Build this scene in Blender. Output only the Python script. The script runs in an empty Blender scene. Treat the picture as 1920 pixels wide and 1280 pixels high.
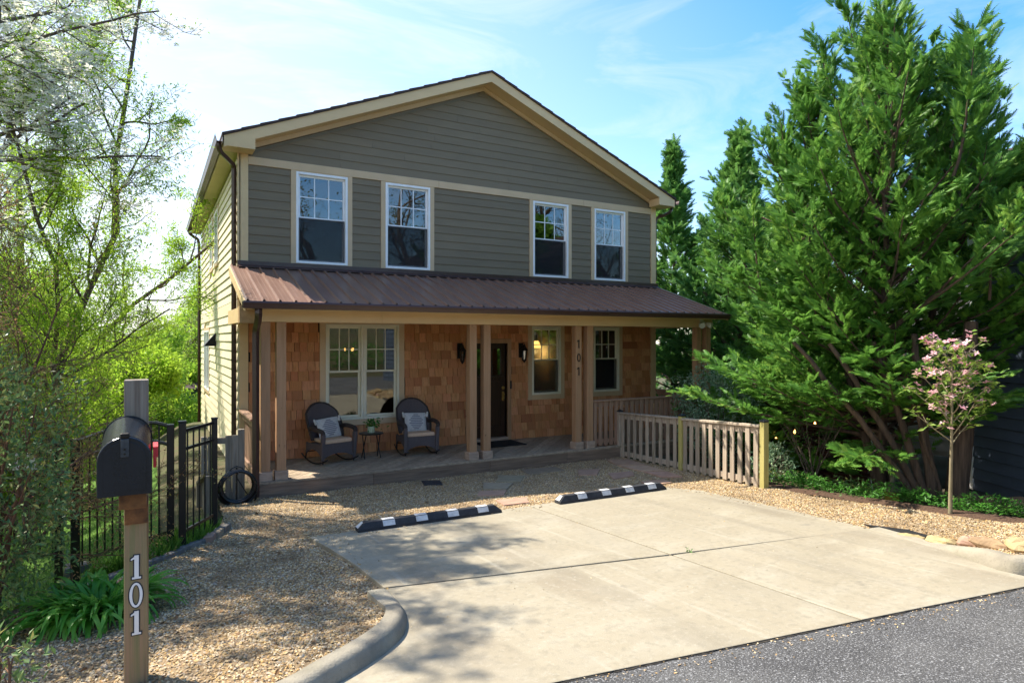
import bpy, math, random
import numpy as np
from mathutils import Vector, Matrix
rng = np.random.default_rng(7); random.seed(7)
SC = bpy.context.scene; COL = SC.collection
rad = math.radians

# ------------------------------------------------------------------ camera, sky, sun, exposure
cam = bpy.data.cameras.new('camera'); camo = bpy.data.objects.new('camera', cam); COL.objects.link(camo)
CAM = Vector((-1.49, -12.221, 2.14)); YAW = rad(29.4); F = 1198.0; YH = 636.0
camo.location = CAM; camo.rotation_euler = (rad(90), 0, -YAW)
cam.sensor_width = 36; cam.lens = 36 * F / 1920; cam.shift_y = (YH - 640) / 1920; cam.clip_start = .05; cam.clip_end = 2000
SC.camera = camo
SUN_DIR = Vector((.45, -.62, -1)).normalized()          # the way the light travels
SUN_EL = math.asin(-SUN_DIR.z); SUN_AZ = math.atan2(-SUN_DIR.x, -SUN_DIR.y)
sun = bpy.data.lights.new('sun', 'SUN'); sun.energy = 3.4; sun.angle = rad(.6); sun.color = (1, .92, .79)
suno = bpy.data.objects.new('sun', sun); COL.objects.link(suno)
suno.rotation_euler = SUN_DIR.to_track_quat('-Z', 'Y').to_euler(); suno.location = (-8, 14, 25)

W = bpy.data.worlds.new('World'); SC.world = W; W.use_nodes = True
nt = W.node_tree; N = nt.nodes; L = nt.links
bg = N['Background']; bg.inputs[1].default_value = .15
sky = N.new('ShaderNodeTexSky'); sky.sky_type = 'NISHITA'; sky.sun_disc = False
sky.sun_elevation = SUN_EL; sky.sun_rotation = SUN_AZ; sky.air_density = 1.0; sky.dust_density = .4; sky.ozone_density = 3.0
def nd(tree, t, **k):
    n = tree.nodes.new(t)
    for a, b in k.items(): setattr(n, a, b)
    return n
tc = nd(nt, 'ShaderNodeTexCoord')
mp = nd(nt, 'ShaderNodeMapping'); mp.inputs['Scale'].default_value = (1.0, 1.6, 4.5); mp.inputs['Rotation'].default_value = (0, 0, rad(25))
L.new(tc.outputs['Generated'], mp.inputs[0])
nz = nd(nt, 'ShaderNodeTexNoise'); nz.inputs['Scale'].default_value = 2.6; nz.inputs['Detail'].default_value = 9; nz.inputs['Roughness'].default_value = .62
nz.inputs['Distortion'].default_value = .9
L.new(mp.outputs[0], nz.inputs[0])
# a thin veil of cirrus, thicker towards the sun's side of the sky and the horizon
vd = nd(nt, 'ShaderNodeVectorMath', operation='DOT_PRODUCT'); vd.inputs[1].default_value = (-.80, .42, -.62)
L.new(tc.outputs['Generated'], vd.inputs[0])
vr = nd(nt, 'ShaderNodeMapRange'); vr.inputs[1].default_value = -.62; vr.inputs[2].default_value = .42
L.new(vd.outputs['Value'], vr.inputs[0])
cr = nd(nt, 'ShaderNodeMapRange'); cr.inputs[1].default_value = .47; cr.inputs[2].default_value = .76
L.new(nz.outputs[0], cr.inputs[0])
m1 = nd(nt, 'ShaderNodeMath', operation='MULTIPLY_ADD'); m1.inputs[1].default_value = .42; L.new(cr.outputs[0], m1.inputs[0])
m1b = nd(nt, 'ShaderNodeMath', operation='MULTIPLY'); m1b.inputs[1].default_value = .95; L.new(vr.outputs[0], m1b.inputs[0]); L.new(m1b.outputs[0], m1.inputs[2])
m2 = nd(nt, 'ShaderNodeMath', operation='MULTIPLY', use_clamp=True); m2.inputs[1].default_value = .80; L.new(m1.outputs[0], m2.inputs[0])
hs = nd(nt, 'ShaderNodeHueSaturation'); hs.inputs['Saturation'].default_value = 1.27; hs.inputs['Value'].default_value = .79; L.new(sky.outputs[0], hs.inputs['Color'])
mx = nd(nt, 'ShaderNodeMix', data_type='RGBA'); mx.inputs['B'].default_value = (2.95, 2.93, 2.85, 1)
L.new(m2.outputs[0], mx.inputs[0]); L.new(hs.outputs[0], mx.inputs['A']); L.new(mx.outputs['Result'], bg.inputs[0])
SC.view_settings.view_transform = 'Standard'; SC.view_settings.look = 'None'
SC.view_settings.exposure = 1.58; SC.view_settings.gamma = 1; SC.view_settings.use_curve_mapping = False
SC.render.engine = 'CYCLES'
SC.cycles.max_bounces = 8; SC.cycles.transparent_max_bounces = 16; SC.cycles.use_denoising = True
SC.cycles.diffuse_bounces = 4; SC.cycles.glossy_bounces = 4

# ------------------------------------------------------------------ materials
def mat(name, a, b=None, sc=(3, 3, 3), rough=.7, bump=0, bsc=None, rnd=0, hue=0, metal=0, spec=.4, spk=None, emit=0, lo=.35, hi=.65, det=6,
        coat=0, stains=None, pal=None, pairs=None):
    m = bpy.data.materials.new(name); m.use_nodes = True; t = m.node_tree; P = t.nodes['Principled BSDF']
    P.inputs['Roughness'].default_value = rough; P.inputs['Metallic'].default_value = metal; P.inputs['Specular IOR Level'].default_value = spec
    P.inputs['Coat Weight'].default_value = coat
    geo = nd(t, 'ShaderNodeNewGeometry'); pos = geo.outputs['Position']
    oi = nd(t, 'ShaderNodeObjectInfo'); at = nd(t, 'ShaderNodeAttribute', attribute_name='tint')
    rs = nd(t, 'ShaderNodeMath', operation='ADD'); t.links.new(oi.outputs['Random'], rs.inputs[0]); t.links.new(at.outputs['Fac'], rs.inputs[1])
    rf = nd(t, 'ShaderNodeMath', operation='FRACT'); t.links.new(rs.outputs[0], rf.inputs[0])
    if rnd:
        sh = nd(t, 'ShaderNodeVectorMath', operation='SCALE'); sh.inputs[0].default_value = (17, 23, 31); t.links.new(rf.outputs[0], sh.inputs['Scale'])
        ad = nd(t, 'ShaderNodeVectorMath', operation='ADD'); t.links.new(pos, ad.inputs[0]); t.links.new(sh.outputs[0], ad.inputs[1]); pos = ad.outputs[0]
    def noise(scale, detail=det, rgh=.6, dist=0.):
        mp = nd(t, 'ShaderNodeMapping'); mp.inputs['Scale'].default_value = scale if hasattr(scale, '__len__') else (scale,) * 3
        t.links.new(pos, mp.inputs[0])
        n = nd(t, 'ShaderNodeTexNoise'); n.inputs['Scale'].default_value = 1; n.inputs['Detail'].default_value = detail
        n.inputs['Roughness'].default_value = rgh; n.inputs['Distortion'].default_value = dist
        t.links.new(mp.outputs[0], n.inputs[0]); return n.outputs[0]
    def rng_(s, lo, hi):
        r = nd(t, 'ShaderNodeMapRange'); r.inputs[1].default_value = lo; r.inputs[2].default_value = hi; t.links.new(s, r.inputs[0]); return r.outputs[0]
    def mixc(f, A, B):
        x = nd(t, 'ShaderNodeMix', data_type='RGBA')
        if isinstance(f, float): x.inputs[0].default_value = f
        else: t.links.new(f, x.inputs[0])
        for k, s in (('A', A), ('B', B)):
            if isinstance(s, tuple): x.inputs[k].default_value = (*s, 1)
            else: t.links.new(s, x.inputs[k])
        return x.outputs['Result']
    c = a
    if pal:
        r = nd(t, 'ShaderNodeValToRGB'); r.color_ramp.interpolation = 'LINEAR'
        while len(r.color_ramp.elements) < len(pal): r.color_ramp.elements.new(.5)
        for i, (e, cc) in enumerate(zip(r.color_ramp.elements, pal)): e.position = i / (len(pal) - 1); e.color = (*cc, 1)
        t.links.new(rf.outputs[0], r.inputs[0]); c = r.outputs[0]
        if b: c = mixc(rng_(noise(sc), lo, hi), c, b)
    elif b: c = mixc(rng_(noise(sc), lo, hi), a, b)
    for (cc, s, l0, h0, amt) in (spk or []):
        f = rng_(noise(s, 3), l0, h0); k = nd(t, 'ShaderNodeMath', operation='MULTIPLY'); k.inputs[1].default_value = amt; t.links.new(f, k.inputs[0])
        c = mixc(k.outputs[0], c, cc)
    if rnd or hue:
        h = nd(t, 'ShaderNodeHueSaturation')
        if isinstance(c, tuple): h.inputs['Color'].default_value = (*c, 1)
        else: t.links.new(c, h.inputs['Color'])
        v = nd(t, 'ShaderNodeMapRange'); v.inputs[3].default_value = 1 - rnd; v.inputs[4].default_value = 1 + rnd; t.links.new(rf.outputs[0], v.inputs[0]); t.links.new(v.outputs[0], h.inputs['Value'])
        if hue:
            q = nd(t, 'ShaderNodeMath', operation='MULTIPLY'); q.inputs[1].default_value = 7.31; t.links.new(rf.outputs[0], q.inputs[0])
            q2 = nd(t, 'ShaderNodeMath', operation='FRACT'); t.links.new(q.outputs[0], q2.inputs[0])
            v2 = nd(t, 'ShaderNodeMapRange'); v2.inputs[3].default_value = .5 - hue; v2.inputs[4].default_value = .5 + hue; t.links.new(q2.outputs[0], v2.inputs[0]); t.links.new(v2.outputs[0], h.inputs['Hue'])
        c = h.outputs[0]
    if isinstance(c, tuple): P.inputs['Base Color'].default_value = (*c, 1)
    else: t.links.new(c, P.inputs['Base Color'])
    if bump:
        n = noise(bsc or sc, 5); bp = nd(t, 'ShaderNodeBump'); bp.inputs['Strength'].default_value = min(1, abs(bump)); bp.inputs['Distance'].default_value = .01 * max(1, abs(bump))
        t.links.new(n, bp.inputs['Height']); t.links.new(bp.outputs[0], P.inputs['Normal'])
    if emit:
        P.inputs['Emission Strength'].default_value = emit; P.inputs['Emission Color'].default_value = (*a, 1)
    return m

def leafmat(name, cols, trans=.35, rough=.5, spec=.3):
    m = bpy.data.materials.new(name); m.use_nodes = True; t = m.node_tree; P = t.nodes['Principled BSDF']; out = t.nodes['Material Output']
    at = nd(t, 'ShaderNodeAttribute', attribute_name='tint'); oi = nd(t, 'ShaderNodeObjectInfo')
    rs = nd(t, 'ShaderNodeMath', operation='ADD'); t.links.new(at.outputs['Fac'], rs.inputs[0]); t.links.new(oi.outputs['Random'], rs.inputs[1])
    rf = nd(t, 'ShaderNodeMath', operation='FRACT'); t.links.new(rs.outputs[0], rf.inputs[0])
    r = nd(t, 'ShaderNodeValToRGB')
    while len(r.color_ramp.elements) < len(cols): r.color_ramp.elements.new(.5)
    for i, (e, c) in enumerate(zip(r.color_ramp.elements, cols)): e.position = i / max(1, len(cols) - 1); e.color = (*c, 1)
    t.links.new(rf.outputs[0], r.inputs[0]); t.links.new(r.outputs[0], P.inputs['Base Color'])
    P.inputs['Roughness'].default_value = rough; P.inputs['Specular IOR Level'].default_value = spec
    tr = nd(t, 'ShaderNodeBsdfTranslucent'); g = nd(t, 'ShaderNodeGamma'); g.inputs[1].default_value = .85
    t.links.new(r.outputs[0], g.inputs[0]); t.links.new(g.outputs[0], tr.inputs[0])
    mx = nd(t, 'ShaderNodeMixShader'); mx.inputs[0].default_value = trans
    t.links.new(P.outputs[0], mx.inputs[1]); t.links.new(tr.outputs[0], mx.inputs[2]); t.links.new(mx.outputs[0], out.inputs[0])
    return m

def glassmat(name, tint=(.75, .8, .78), refl=.10, rough=.0):
    m = bpy.data.materials.new(name); m.use_nodes = True; t = m.node_tree; out = t.nodes['Material Output']; t.nodes.remove(t.nodes['Principled BSDF'])
    tr = nd(t, 'ShaderNodeBsdfTransparent'); tr.inputs[0].default_value = (*tint, 1)
    gl = nd(t, 'ShaderNodeBsdfGlossy'); gl.inputs['Roughness'].default_value = rough; gl.inputs[0].default_value = (1, 1, 1, 1)
    fr = nd(t, 'ShaderNodeFresnel'); fr.inputs[0].default_value = 1.5
    ad = nd(t, 'ShaderNodeMath', operation='ADD', use_clamp=True); ad.inputs[1].default_value = refl; t.links.new(fr.outputs[0], ad.inputs[0])
    mx = nd(t, 'ShaderNodeMixShader'); t.links.new(ad.outputs[0], mx.inputs[0]); t.links.new(tr.outputs[0], mx.inputs[1]); t.links.new(gl.outputs[0], mx.inputs[2])
    t.links.new(mx.outputs[0], out.inputs[0]); return m

M = {}
M['siding'] = mat('olive_grey_siding', (.192, .147, .090), (.214, .165, .101), (1.5, 1.5, 8), rough=.6, bump=.25, bsc=(4, 30, 90), rnd=.055, spk=[((.16, .125, .085), (.9, 1, 2.2), .55, .8, .3)])
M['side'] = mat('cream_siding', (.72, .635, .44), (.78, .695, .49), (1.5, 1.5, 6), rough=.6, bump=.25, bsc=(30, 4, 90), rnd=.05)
M['trim'] = mat('tan_trim_paint', (.66, .475, .29), (.60, .43, .255), (2, 2, 2), rough=.55, rnd=.05)
M['trimlt'] = mat('beige_fascia_paint', (.74, .53, .285), (.68, .48, .255), (1.2, 1.2, 3), rough=.5)
M['soffit'] = mat('soffit_paint', (.56, .46, .22), (.5, .41, .19), (2, 2, 2), rough=.6)
M['white'] = mat('white_vinyl', (.90, .90, .90), (.86, .86, .86), (6, 6, 6), rough=.35)
M['cream'] = mat('cream_vinyl', (.82, .78, .62), (.78, .74, .58), (6, 6, 6), rough=.4)
M['glass'] = glassmat('window_glass', (.55, .6, .58), .06)
M['glassup'] = glassmat('window_glass_upper', (.45, .5, .5), .075)
M['screen'] = mat('insect_screen', (.02, .021, .023), rough=.8)
_t = M['screen'].node_tree; _p = _t.nodes['Principled BSDF']; _x = nd(_t, 'ShaderNodeMixShader'); _x.inputs[0].default_value = .42; _tr = nd(_t, 'ShaderNodeBsdfTransparent')
_t.links.new(_tr.outputs[0], _x.inputs[1]); _t.links.new(_p.outputs[0], _x.inputs[2]); _t.links.new(_x.outputs[0], _t.nodes['Material Output'].inputs[0])
M['roofshingle'] = mat('asphalt_shingles', (.045, .03, .028), (.075, .05, .045), (12, 12, 12), rough=.95, bump=.6, bsc=(60, 60, 60))
M['metal'] = mat('brown_metal_roof', (.195, .108, .078), (.245, .142, .102), (5, 1.0, 1.0), rough=.33, metal=0, spec=.6, rnd=.03, bump=.10, bsc=(14, 3, 3),
                 spk=[((.24, .17, .14), (16, 1.5, 3), .56, .75, .35)])
M['gutter'] = mat('brown_gutter_paint', (.060, .030, .024), (.075, .036, .03), (3, 3, 3), rough=.32, spec=.55)
M['shingle'] = mat('cedar_shingle', (.3, .15, .07), (.32, .14, .053), (38, 38, 3.2), rough=.75, bump=.5, bsc=(90, 90, 5), rnd=.13, hue=.006, lo=.45, hi=.95,
                   pal=[(.44, .165, .064), (.64, .29, .125), (.55, .225, .09), (.70, .35, .165), (.48, .185, .072), (.66, .31, .14)])
M['post'] = mat('cedar_post', (.44, .25, .132), (.31, .17, .082), (22, 22, 1.2), rough=.72, bump=.4, bsc=(60, 60, 2.5), rnd=.06,
                spk=[((.075, .04, .02), (9, 9, 5), .70, .76, .8)], lo=.4, hi=.8)
M['postbase'] = mat('weathered_wood_block', (.46, .34, .25), (.32, .23, .17), (6, 6, 25), rough=.85, bump=.5, bsc=(10, 10, 70), rnd=.1)
M['deck'] = mat('weathered_deck', (.42, .325, .23), (.27, .21, .145), (14, 14, 14), rough=.9, bump=.5, bsc=(40, 40, 40), rnd=.22)
M['rim'] = mat('weathered_timber', (.27, .185, .125), (.15, .105, .075), (1.6, 9, 22), rough=.9, bump=.8, bsc=(3, 20, 50), rnd=.12)
M['rail'] = mat('railing_wood', (.38, .24, .16), (.27, .16, .105), (24, 24, 1.6), rough=.8, bump=.4, bsc=(60, 60, 3), rnd=.12)
M['picket'] = mat('weathered_picket', (.47, .385, .295), (.32, .26, .20), (26, 26, 2.0), rough=.85, bump=.5, bsc=(70, 70, 3), rnd=.16,
                  spk=[((.11, .12, .03), (6, 6, 2.0), .58, .72, .55)])
M['pickpost'] = mat('treated_post', (.48, .42, .15), (.36, .32, .10), (22, 22, 1.6), rough=.8, bump=.4, bsc=(60, 60, 3), rnd=.08)
M['capblack'] = mat('black_cap', (.02, .022, .026), rough=.5)
M['door'] = mat('dark_stained_door', (.040, .017, .008), (.02, .009, .005), (26, 26, 2), rough=.38, bump=.15, bsc=(60, 60, 4))
M['brass'] = mat('brass', (.62, .45, .18), rough=.28, metal=1)
M['bronze'] = mat('dark_bronze', (.03, .025, .02), rough=.45, metal=.6)
M['lglass'] = glassmat('lantern_glass', (.85, .85, .85), .12)
M['wicker'] = mat('grey_brown_wicker', (.14, .115, .115), (.075, .06, .062), (70, 70, 140), rough=.6, bump=1.2, bsc=(75, 75, 150), lo=.3, hi=.7)
M['wickerdk'] = mat('dark_wicker', (.055, .042, .038), (.03, .022, .02), (70, 70, 140), rough=.6, bump=1.0, bsc=(75, 75, 150))
M['blackmetal'] = mat('black_powder_coat', (.008, .008, .009), rough=.35, spec=.5)
M['cushion'] = mat('tan_cushion', (.66, .46, .31), (.60, .41, .27), (30, 30, 30), rough=.9, bump=.3, bsc=(200, 200, 200))
M['pillow'] = mat('cream_pillow', (.62, .61, .58), (.52, .51, .49), (40, 40, 40), rough=.95, bump=.5, bsc=(160, 160, 160))
M['pillowgrey'] = mat('grey_pillow_weave', (.20, .19, .22), (.27, .26, .29), (80, 80, 20), rough=.95, bump=.5, bsc=(160, 160, 160))
M['pot'] = mat('glazed_pot', (.60, .66, .48), (.36, .42, .26), (60, 60, 2), rough=.4)
M['doormat'] = mat('black_doormat', (.012, .012, .013), (.02, .02, .02), (80, 80, 80), rough=.95, bump=1, bsc=(150, 150, 150))
M['conc'] = mat('driveway_concrete', (.345, .30, .215), (.255, .222, .156), (.55, .55, .55), rough=.88, bump=.3, bsc=(90, 90, 90), rnd=.02, lo=.3, hi=.75,
                spk=[((.43, .40, .32), (1.1, 2.6, 1), .5, .8, .5), ((.155, .12, .08), (.9, .45, .6), .54, .80, .75), ((.19, .165, .12), (2.4, .22, 1), .52, .72, .6), ((.42, .39, .31), (7, .3, 1), .60, .72, .5), ((.10, .09, .075), (3.2, 3.2, 3), .68, .76, .55), ((.19, .17, .125), (17, 17, 17), .5, .68, .4), ((.40, .37, .30), (26, 26, 26), .56, .7, .35), ((.30, .27, .21), (3.5, 1.2, 3), .5, .75, .35), ((.20, .16, .11), (150, 150, 150), .62, .75, .35), ((.58, .53, .43), (220, 220, 220), .60, .72, .3)])
M['curb'] = mat('curb_concrete', (.37, .33, .25), (.22, .195, .15), (2.5, 2.5, 2.5), rough=.92, bump=.5, bsc=(60, 60, 60),
                spk=[((.13, .115, .09), (70, 70, 70), .6, .72, .5), ((.2, .19, .11), (3, 3, 6), .55, .8, .4)])
M['joint'] = mat('joint_filler', (.022, .019, .016), (.05, .042, .03), (30, 30, 30), rough=.95)
M['asphalt'] = mat('asphalt', (.060, .059, .059), (.11, .108, .104), (1.6, 1.6, 1.6), rough=.9, bump=1.2, bsc=(95, 95, 95),
                   spk=[((.36, .36, .36), (90, 90, 90), .55, .63, .85), ((.022, .022, .022), (65, 65, 65), .56, .66, .8)])
M['gravel'] = mat('gravel_bed', (.34, .24, .13), (.22, .15, .085), (70, 70, 70), rough=.95, bump=1.5, bsc=(80, 80, 80), spk=[((.5, .42, .3), (85, 85, 85), .6, .66, .8), ((.10, .07, .045), (60, 60, 60), .6, .7, .8)])
M['pebble'] = mat('pebbles', (.4, .3, .2), (.17, .115, .065), sc=(1.5, 1.5, 1.5), lo=.50, hi=.78, rough=.85, spec=.25,
                  pal=[(.50, .32, .12), (.26, .165, .08), (.66, .56, .39), (.56, .38, .16), (.15, .11, .075), (.54, .43, .26), (.42, .245, .09), (.40, .35, .29), (.62, .45, .22)])
M['ground'] = mat('leafy_soil', (.085, .065, .035), (.06, .075, .025), (2, 2, 2), rough=1, bump=1, bsc=(30, 30, 30), spk=[((.14, .10, .06), (25, 25, 25), .55, .7, .7)])
M['lawn'] = mat('lawn_green', (.085, .17, .018), (.055, .12, .014), (3, 3, 3), rough=1, bump=1, bsc=(60, 60, 60))
M['mulch'] = mat('bark_mulch', (.11, .062, .038), (.055, .032, .02), (45, 45, 45), rough=1, bump=1.6, bsc=(50, 50, 50), spk=[((.2, .13, .09), (60, 60, 60), .58, .68, .7)])
M['slate'] = mat('flagstone', (.33, .265, .18), (.24, .19, .13), (7, 7, 7), rough=.85, bump=.4, bsc=(30, 30, 30), rnd=.18, hue=.02)
M['redslate'] = mat('red_flagstone', (.44, .28, .19), (.33, .21, .145), (7, 7, 7), rough=.85, bump=.4, bsc=(30, 30, 30), rnd=.12, hue=.01)
M['rubber'] = mat('black_rubber', (.022, .023, .027), (.04, .041, .046), (12, 12, 12), rough=.7, bump=.4, bsc=(80, 80, 80))
M['reflect'] = mat('white_reflector', (.72, .71, .69), (.5, .5, .5), (14, 14, 14), rough=.6)
M['mailbox'] = mat('black_mailbox_steel', (.006, .009, .014), (.011, .015, .022), (5, 5, 5), rough=.27, spec=.45, bump=.12, bsc=(10, 10, 10), spk=[((.03, .03, .033), (14, 14, 14), .66, .8, .5)])
M['latch'] = mat('worn_steel', (.045, .05, .06), (.09, .10, .11), (40, 40, 40), rough=.4, metal=.5)
M['red'] = mat('red_flag', (.75, .04, .05), rough=.4)
M['mpost'] = mat('mailbox_post_wood', (.34, .22, .13), (.21, .20, .09), (30, 30, .9), rough=.82, bump=.5, bsc=(60, 60, 1.6), lo=.4, hi=.62,
                 spk=[((.10, .115, .035), (3, 3, 1.1), .56, .75, .55), ((.13, .055, .025), (22, 22, .6), .54, .66, .8)])
M['mposttop'] = mat('mailbox_post_grey', (.29, .25, .195), (.16, .125, .095), (34, 34, .9), rough=.88, bump=.6, bsc=(60, 60, 1.6))
M['armwood'] = mat('support_arm_wood', (.26, .11, .035), (.08, .035, .015), (9, 9, 9), rough=.75, bump=.4, bsc=(60, 20, 60))
M['bark'] = mat('grey_brown_bark', (.16, .125, .095), (.08, .06, .045), (14, 14, 3), rough=.95, bump=1, bsc=(40, 40, 8))
M['redbark'] = mat('red_brown_bark', (.20, .105, .06), (.11, .055, .032), (14, 14, 4), rough=.95, bump=.8, bsc=(40, 40, 8))
M['cybark'] = mat('cypress_bark', (.135, .090, .062), (.06, .042, .032), (26, 26, 2.2), rough=.95, bump=1.5, bsc=(40, 40, 4))
M['palebark'] = mat('pale_young_bark', (.30, .25, .15), (.2, .17, .10), (30, 30, 6), rough=.8, bump=.4, bsc=(60, 60, 12))
M['greywood'] = mat('grey_weathered_wood', (.27, .235, .185), (.17, .145, .11), (22, 22, 2), rough=.9, bump=.5, bsc=(60, 60, 4), rnd=.14)
M['hose'] = mat('black_hose', (.012, .012, .013), rough=.35, spec=.5)
M['blue'] = mat('blue_siding', (.075, .10, .145), (.085, .112, .16), (2, 2, 6), rough=.55, bump=.2, bsc=(5, 5, 60), rnd=.06)
M['bluesh'] = mat('bright_blue_wall', (.05, .15, .24), (.06, .17, .26), (2, 2, 6), rough=.7, rnd=.05)
M['brick'] = mat('brick', (.17, .06, .045), (.10, .04, .032), (20, 20, 20), rough=.9, bump=.5, bsc=(70, 70, 70), rnd=.3, hue=.01)
M['mortar'] = mat('mortar', (.22, .20, .18), rough=.95)
M['greysiding'] = mat('grey_siding', (.30, .29, .29), (.27, .26, .26), (3, 3, 6), rough=.6, rnd=.06)
M['dark'] = mat('dark_recess', (.012, .012, .012), rough=1)
M['interior'] = mat('interior_wall', (.22, .19, .14), rough=.9)
M['curtain'] = mat('white_curtain', (.55, .55, .52), (.40, .40, .38), (40, 40, .3), rough=.9)
M['glow'] = mat('lamp_glow', (1.0, .50, .13), emit=2.6)
M['bulb'] = mat('bulb_glow', (1.0, .45, .12), emit=3.5)
M['stone'] = mat('curb_rock', (.50, .36, .185), (.30, .21, .115), (7, 7, 7), rough=.85, bump=.9, bsc=(24, 24, 24), rnd=.16, hue=.02, spk=[((.22, .14, .08), (11, 11, 11), .58, .72, .6)])
M['edging'] = mat('edging_block', (.20, .18, .16), (.13, .12, .105), (12, 12, 12), rough=.9, bump=.5, bsc=(50, 50, 50), rnd=.12)
M['yellow'] = mat('mossy_yellow_glaze', (.35, .25, .03), (.22, .18, .04), (14, 14, 14), rough=.6)
M['mossy'] = mat('mossy_stone', (.10, .10, .065), (.05, .06, .03), (14, 14, 14), rough=.9, bump=.6, bsc=(40, 40, 40))
M['whitep'] = mat('flood_light_white', (.75, .74, .68), rough=.45)
M['num'] = mat('black_numeral', (.012, .012, .012), rough=.4)
M['numw'] = mat('white_numeral', (.8, .8, .8), rough=.4)
M['numo'] = mat('navy_outline', (.012, .016, .03), rough=.5)
M['lilyleaf'] = leafmat('daylily_leaf', [(.07, .25, .025), (.11, .34, .035), (.19, .42, .055)], .42, .35)
M['cyleaf'] = leafmat('cypress_foliage', [(.055, .155, .026), (.082, .225, .031), (.125, .30, .038), (.175, .37, .048), (.25, .44, .062)], .40, .5, .3)
M['cyleafdk'] = leafmat('far_cypress_foliage', [(.052, .15, .032), (.075, .21, .038), (.11, .27, .046), (.155, .33, .056)], .40, .5, .3)
M['willowleaf'] = leafmat('willow_leaf', [(.22, .40, .025), (.30, .49, .03), (.38, .56, .04), (.19, .34, .026)], .62, .5)
M['springleaf'] = leafmat('spring_leaf', [(.17, .34, .022), (.25, .45, .028), (.32, .50, .04), (.20, .33, .03)], .5, .55)
M['oliveleaf'] = leafmat('olive_leaf', [(.10, .14, .03), (.16, .20, .04), (.17, .13, .05), (.09, .15, .03)], .4, .55)
M['petal'] = leafmat('white_bract', [(.74, .74, .60), (.82, .82, .72), (.72, .73, .50)], .5, .6)
M['pink'] = leafmat('pink_bract', [(.86, .36, .46), (.88, .50, .56), (.88, .64, .64)], .4, .6)
M['sapleaf'] = leafmat('sapling_leaf', [(.20, .33, .05), (.28, .40, .06), (.16, .30, .05)], .45, .5)
M['holly'] = leafmat('dark_glossy_leaf', [(.075, .14, .045), (.10, .19, .055), (.15, .25, .07), (.30, .29, .085)], .3, .42, .35)
M['brownbud'] = leafmat('brown_bud', [(.38, .19, .075), (.28, .17, .075), (.32, .27, .08), (.2, .22, .06)], .3, .7)
M['viburnum'] = leafmat('pale_shrub_leaf', [(.13, .25, .15), (.19, .33, .19), (.28, .41, .23), (.42, .5, .33)], .25, .45)
M['cover'] = leafmat('ground_cover_leaf', [(.045, .17, .02), (.07, .24, .03), (.11, .30, .04)], .4, .45)
M['grassb'] = leafmat('grass_blade', [(.06, .17, .02), (.10, .24, .025), (.14, .28, .04)], .4, .5)
M['potleaf'] = leafmat('pot_plant_leaf', [(.03, .15, .02), (.06, .23, .025)], .3, .4)

# ------------------------------------------------------------------ object helpers
WL = {}
def link(o, parent=None, w=(0, 0, 0)):
    COL.objects.link(o); w = Vector(w); WL[o.name] = w
    if parent is not None: o.parent = parent; o.location = w - WL[parent.name]
    else: o.location = w
    return o
def tag(o, label=None, cat=None, group=None, kind=None):
    for k, v in (('label', label), ('category', cat), ('group', group), ('kind', kind)):
        if v: o[k] = v
    return o
def thing(name, loc, label, cat, group=None):
    return tag(link(bpy.data.objects.new(name, None), None, loc), label, cat, group)

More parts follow.
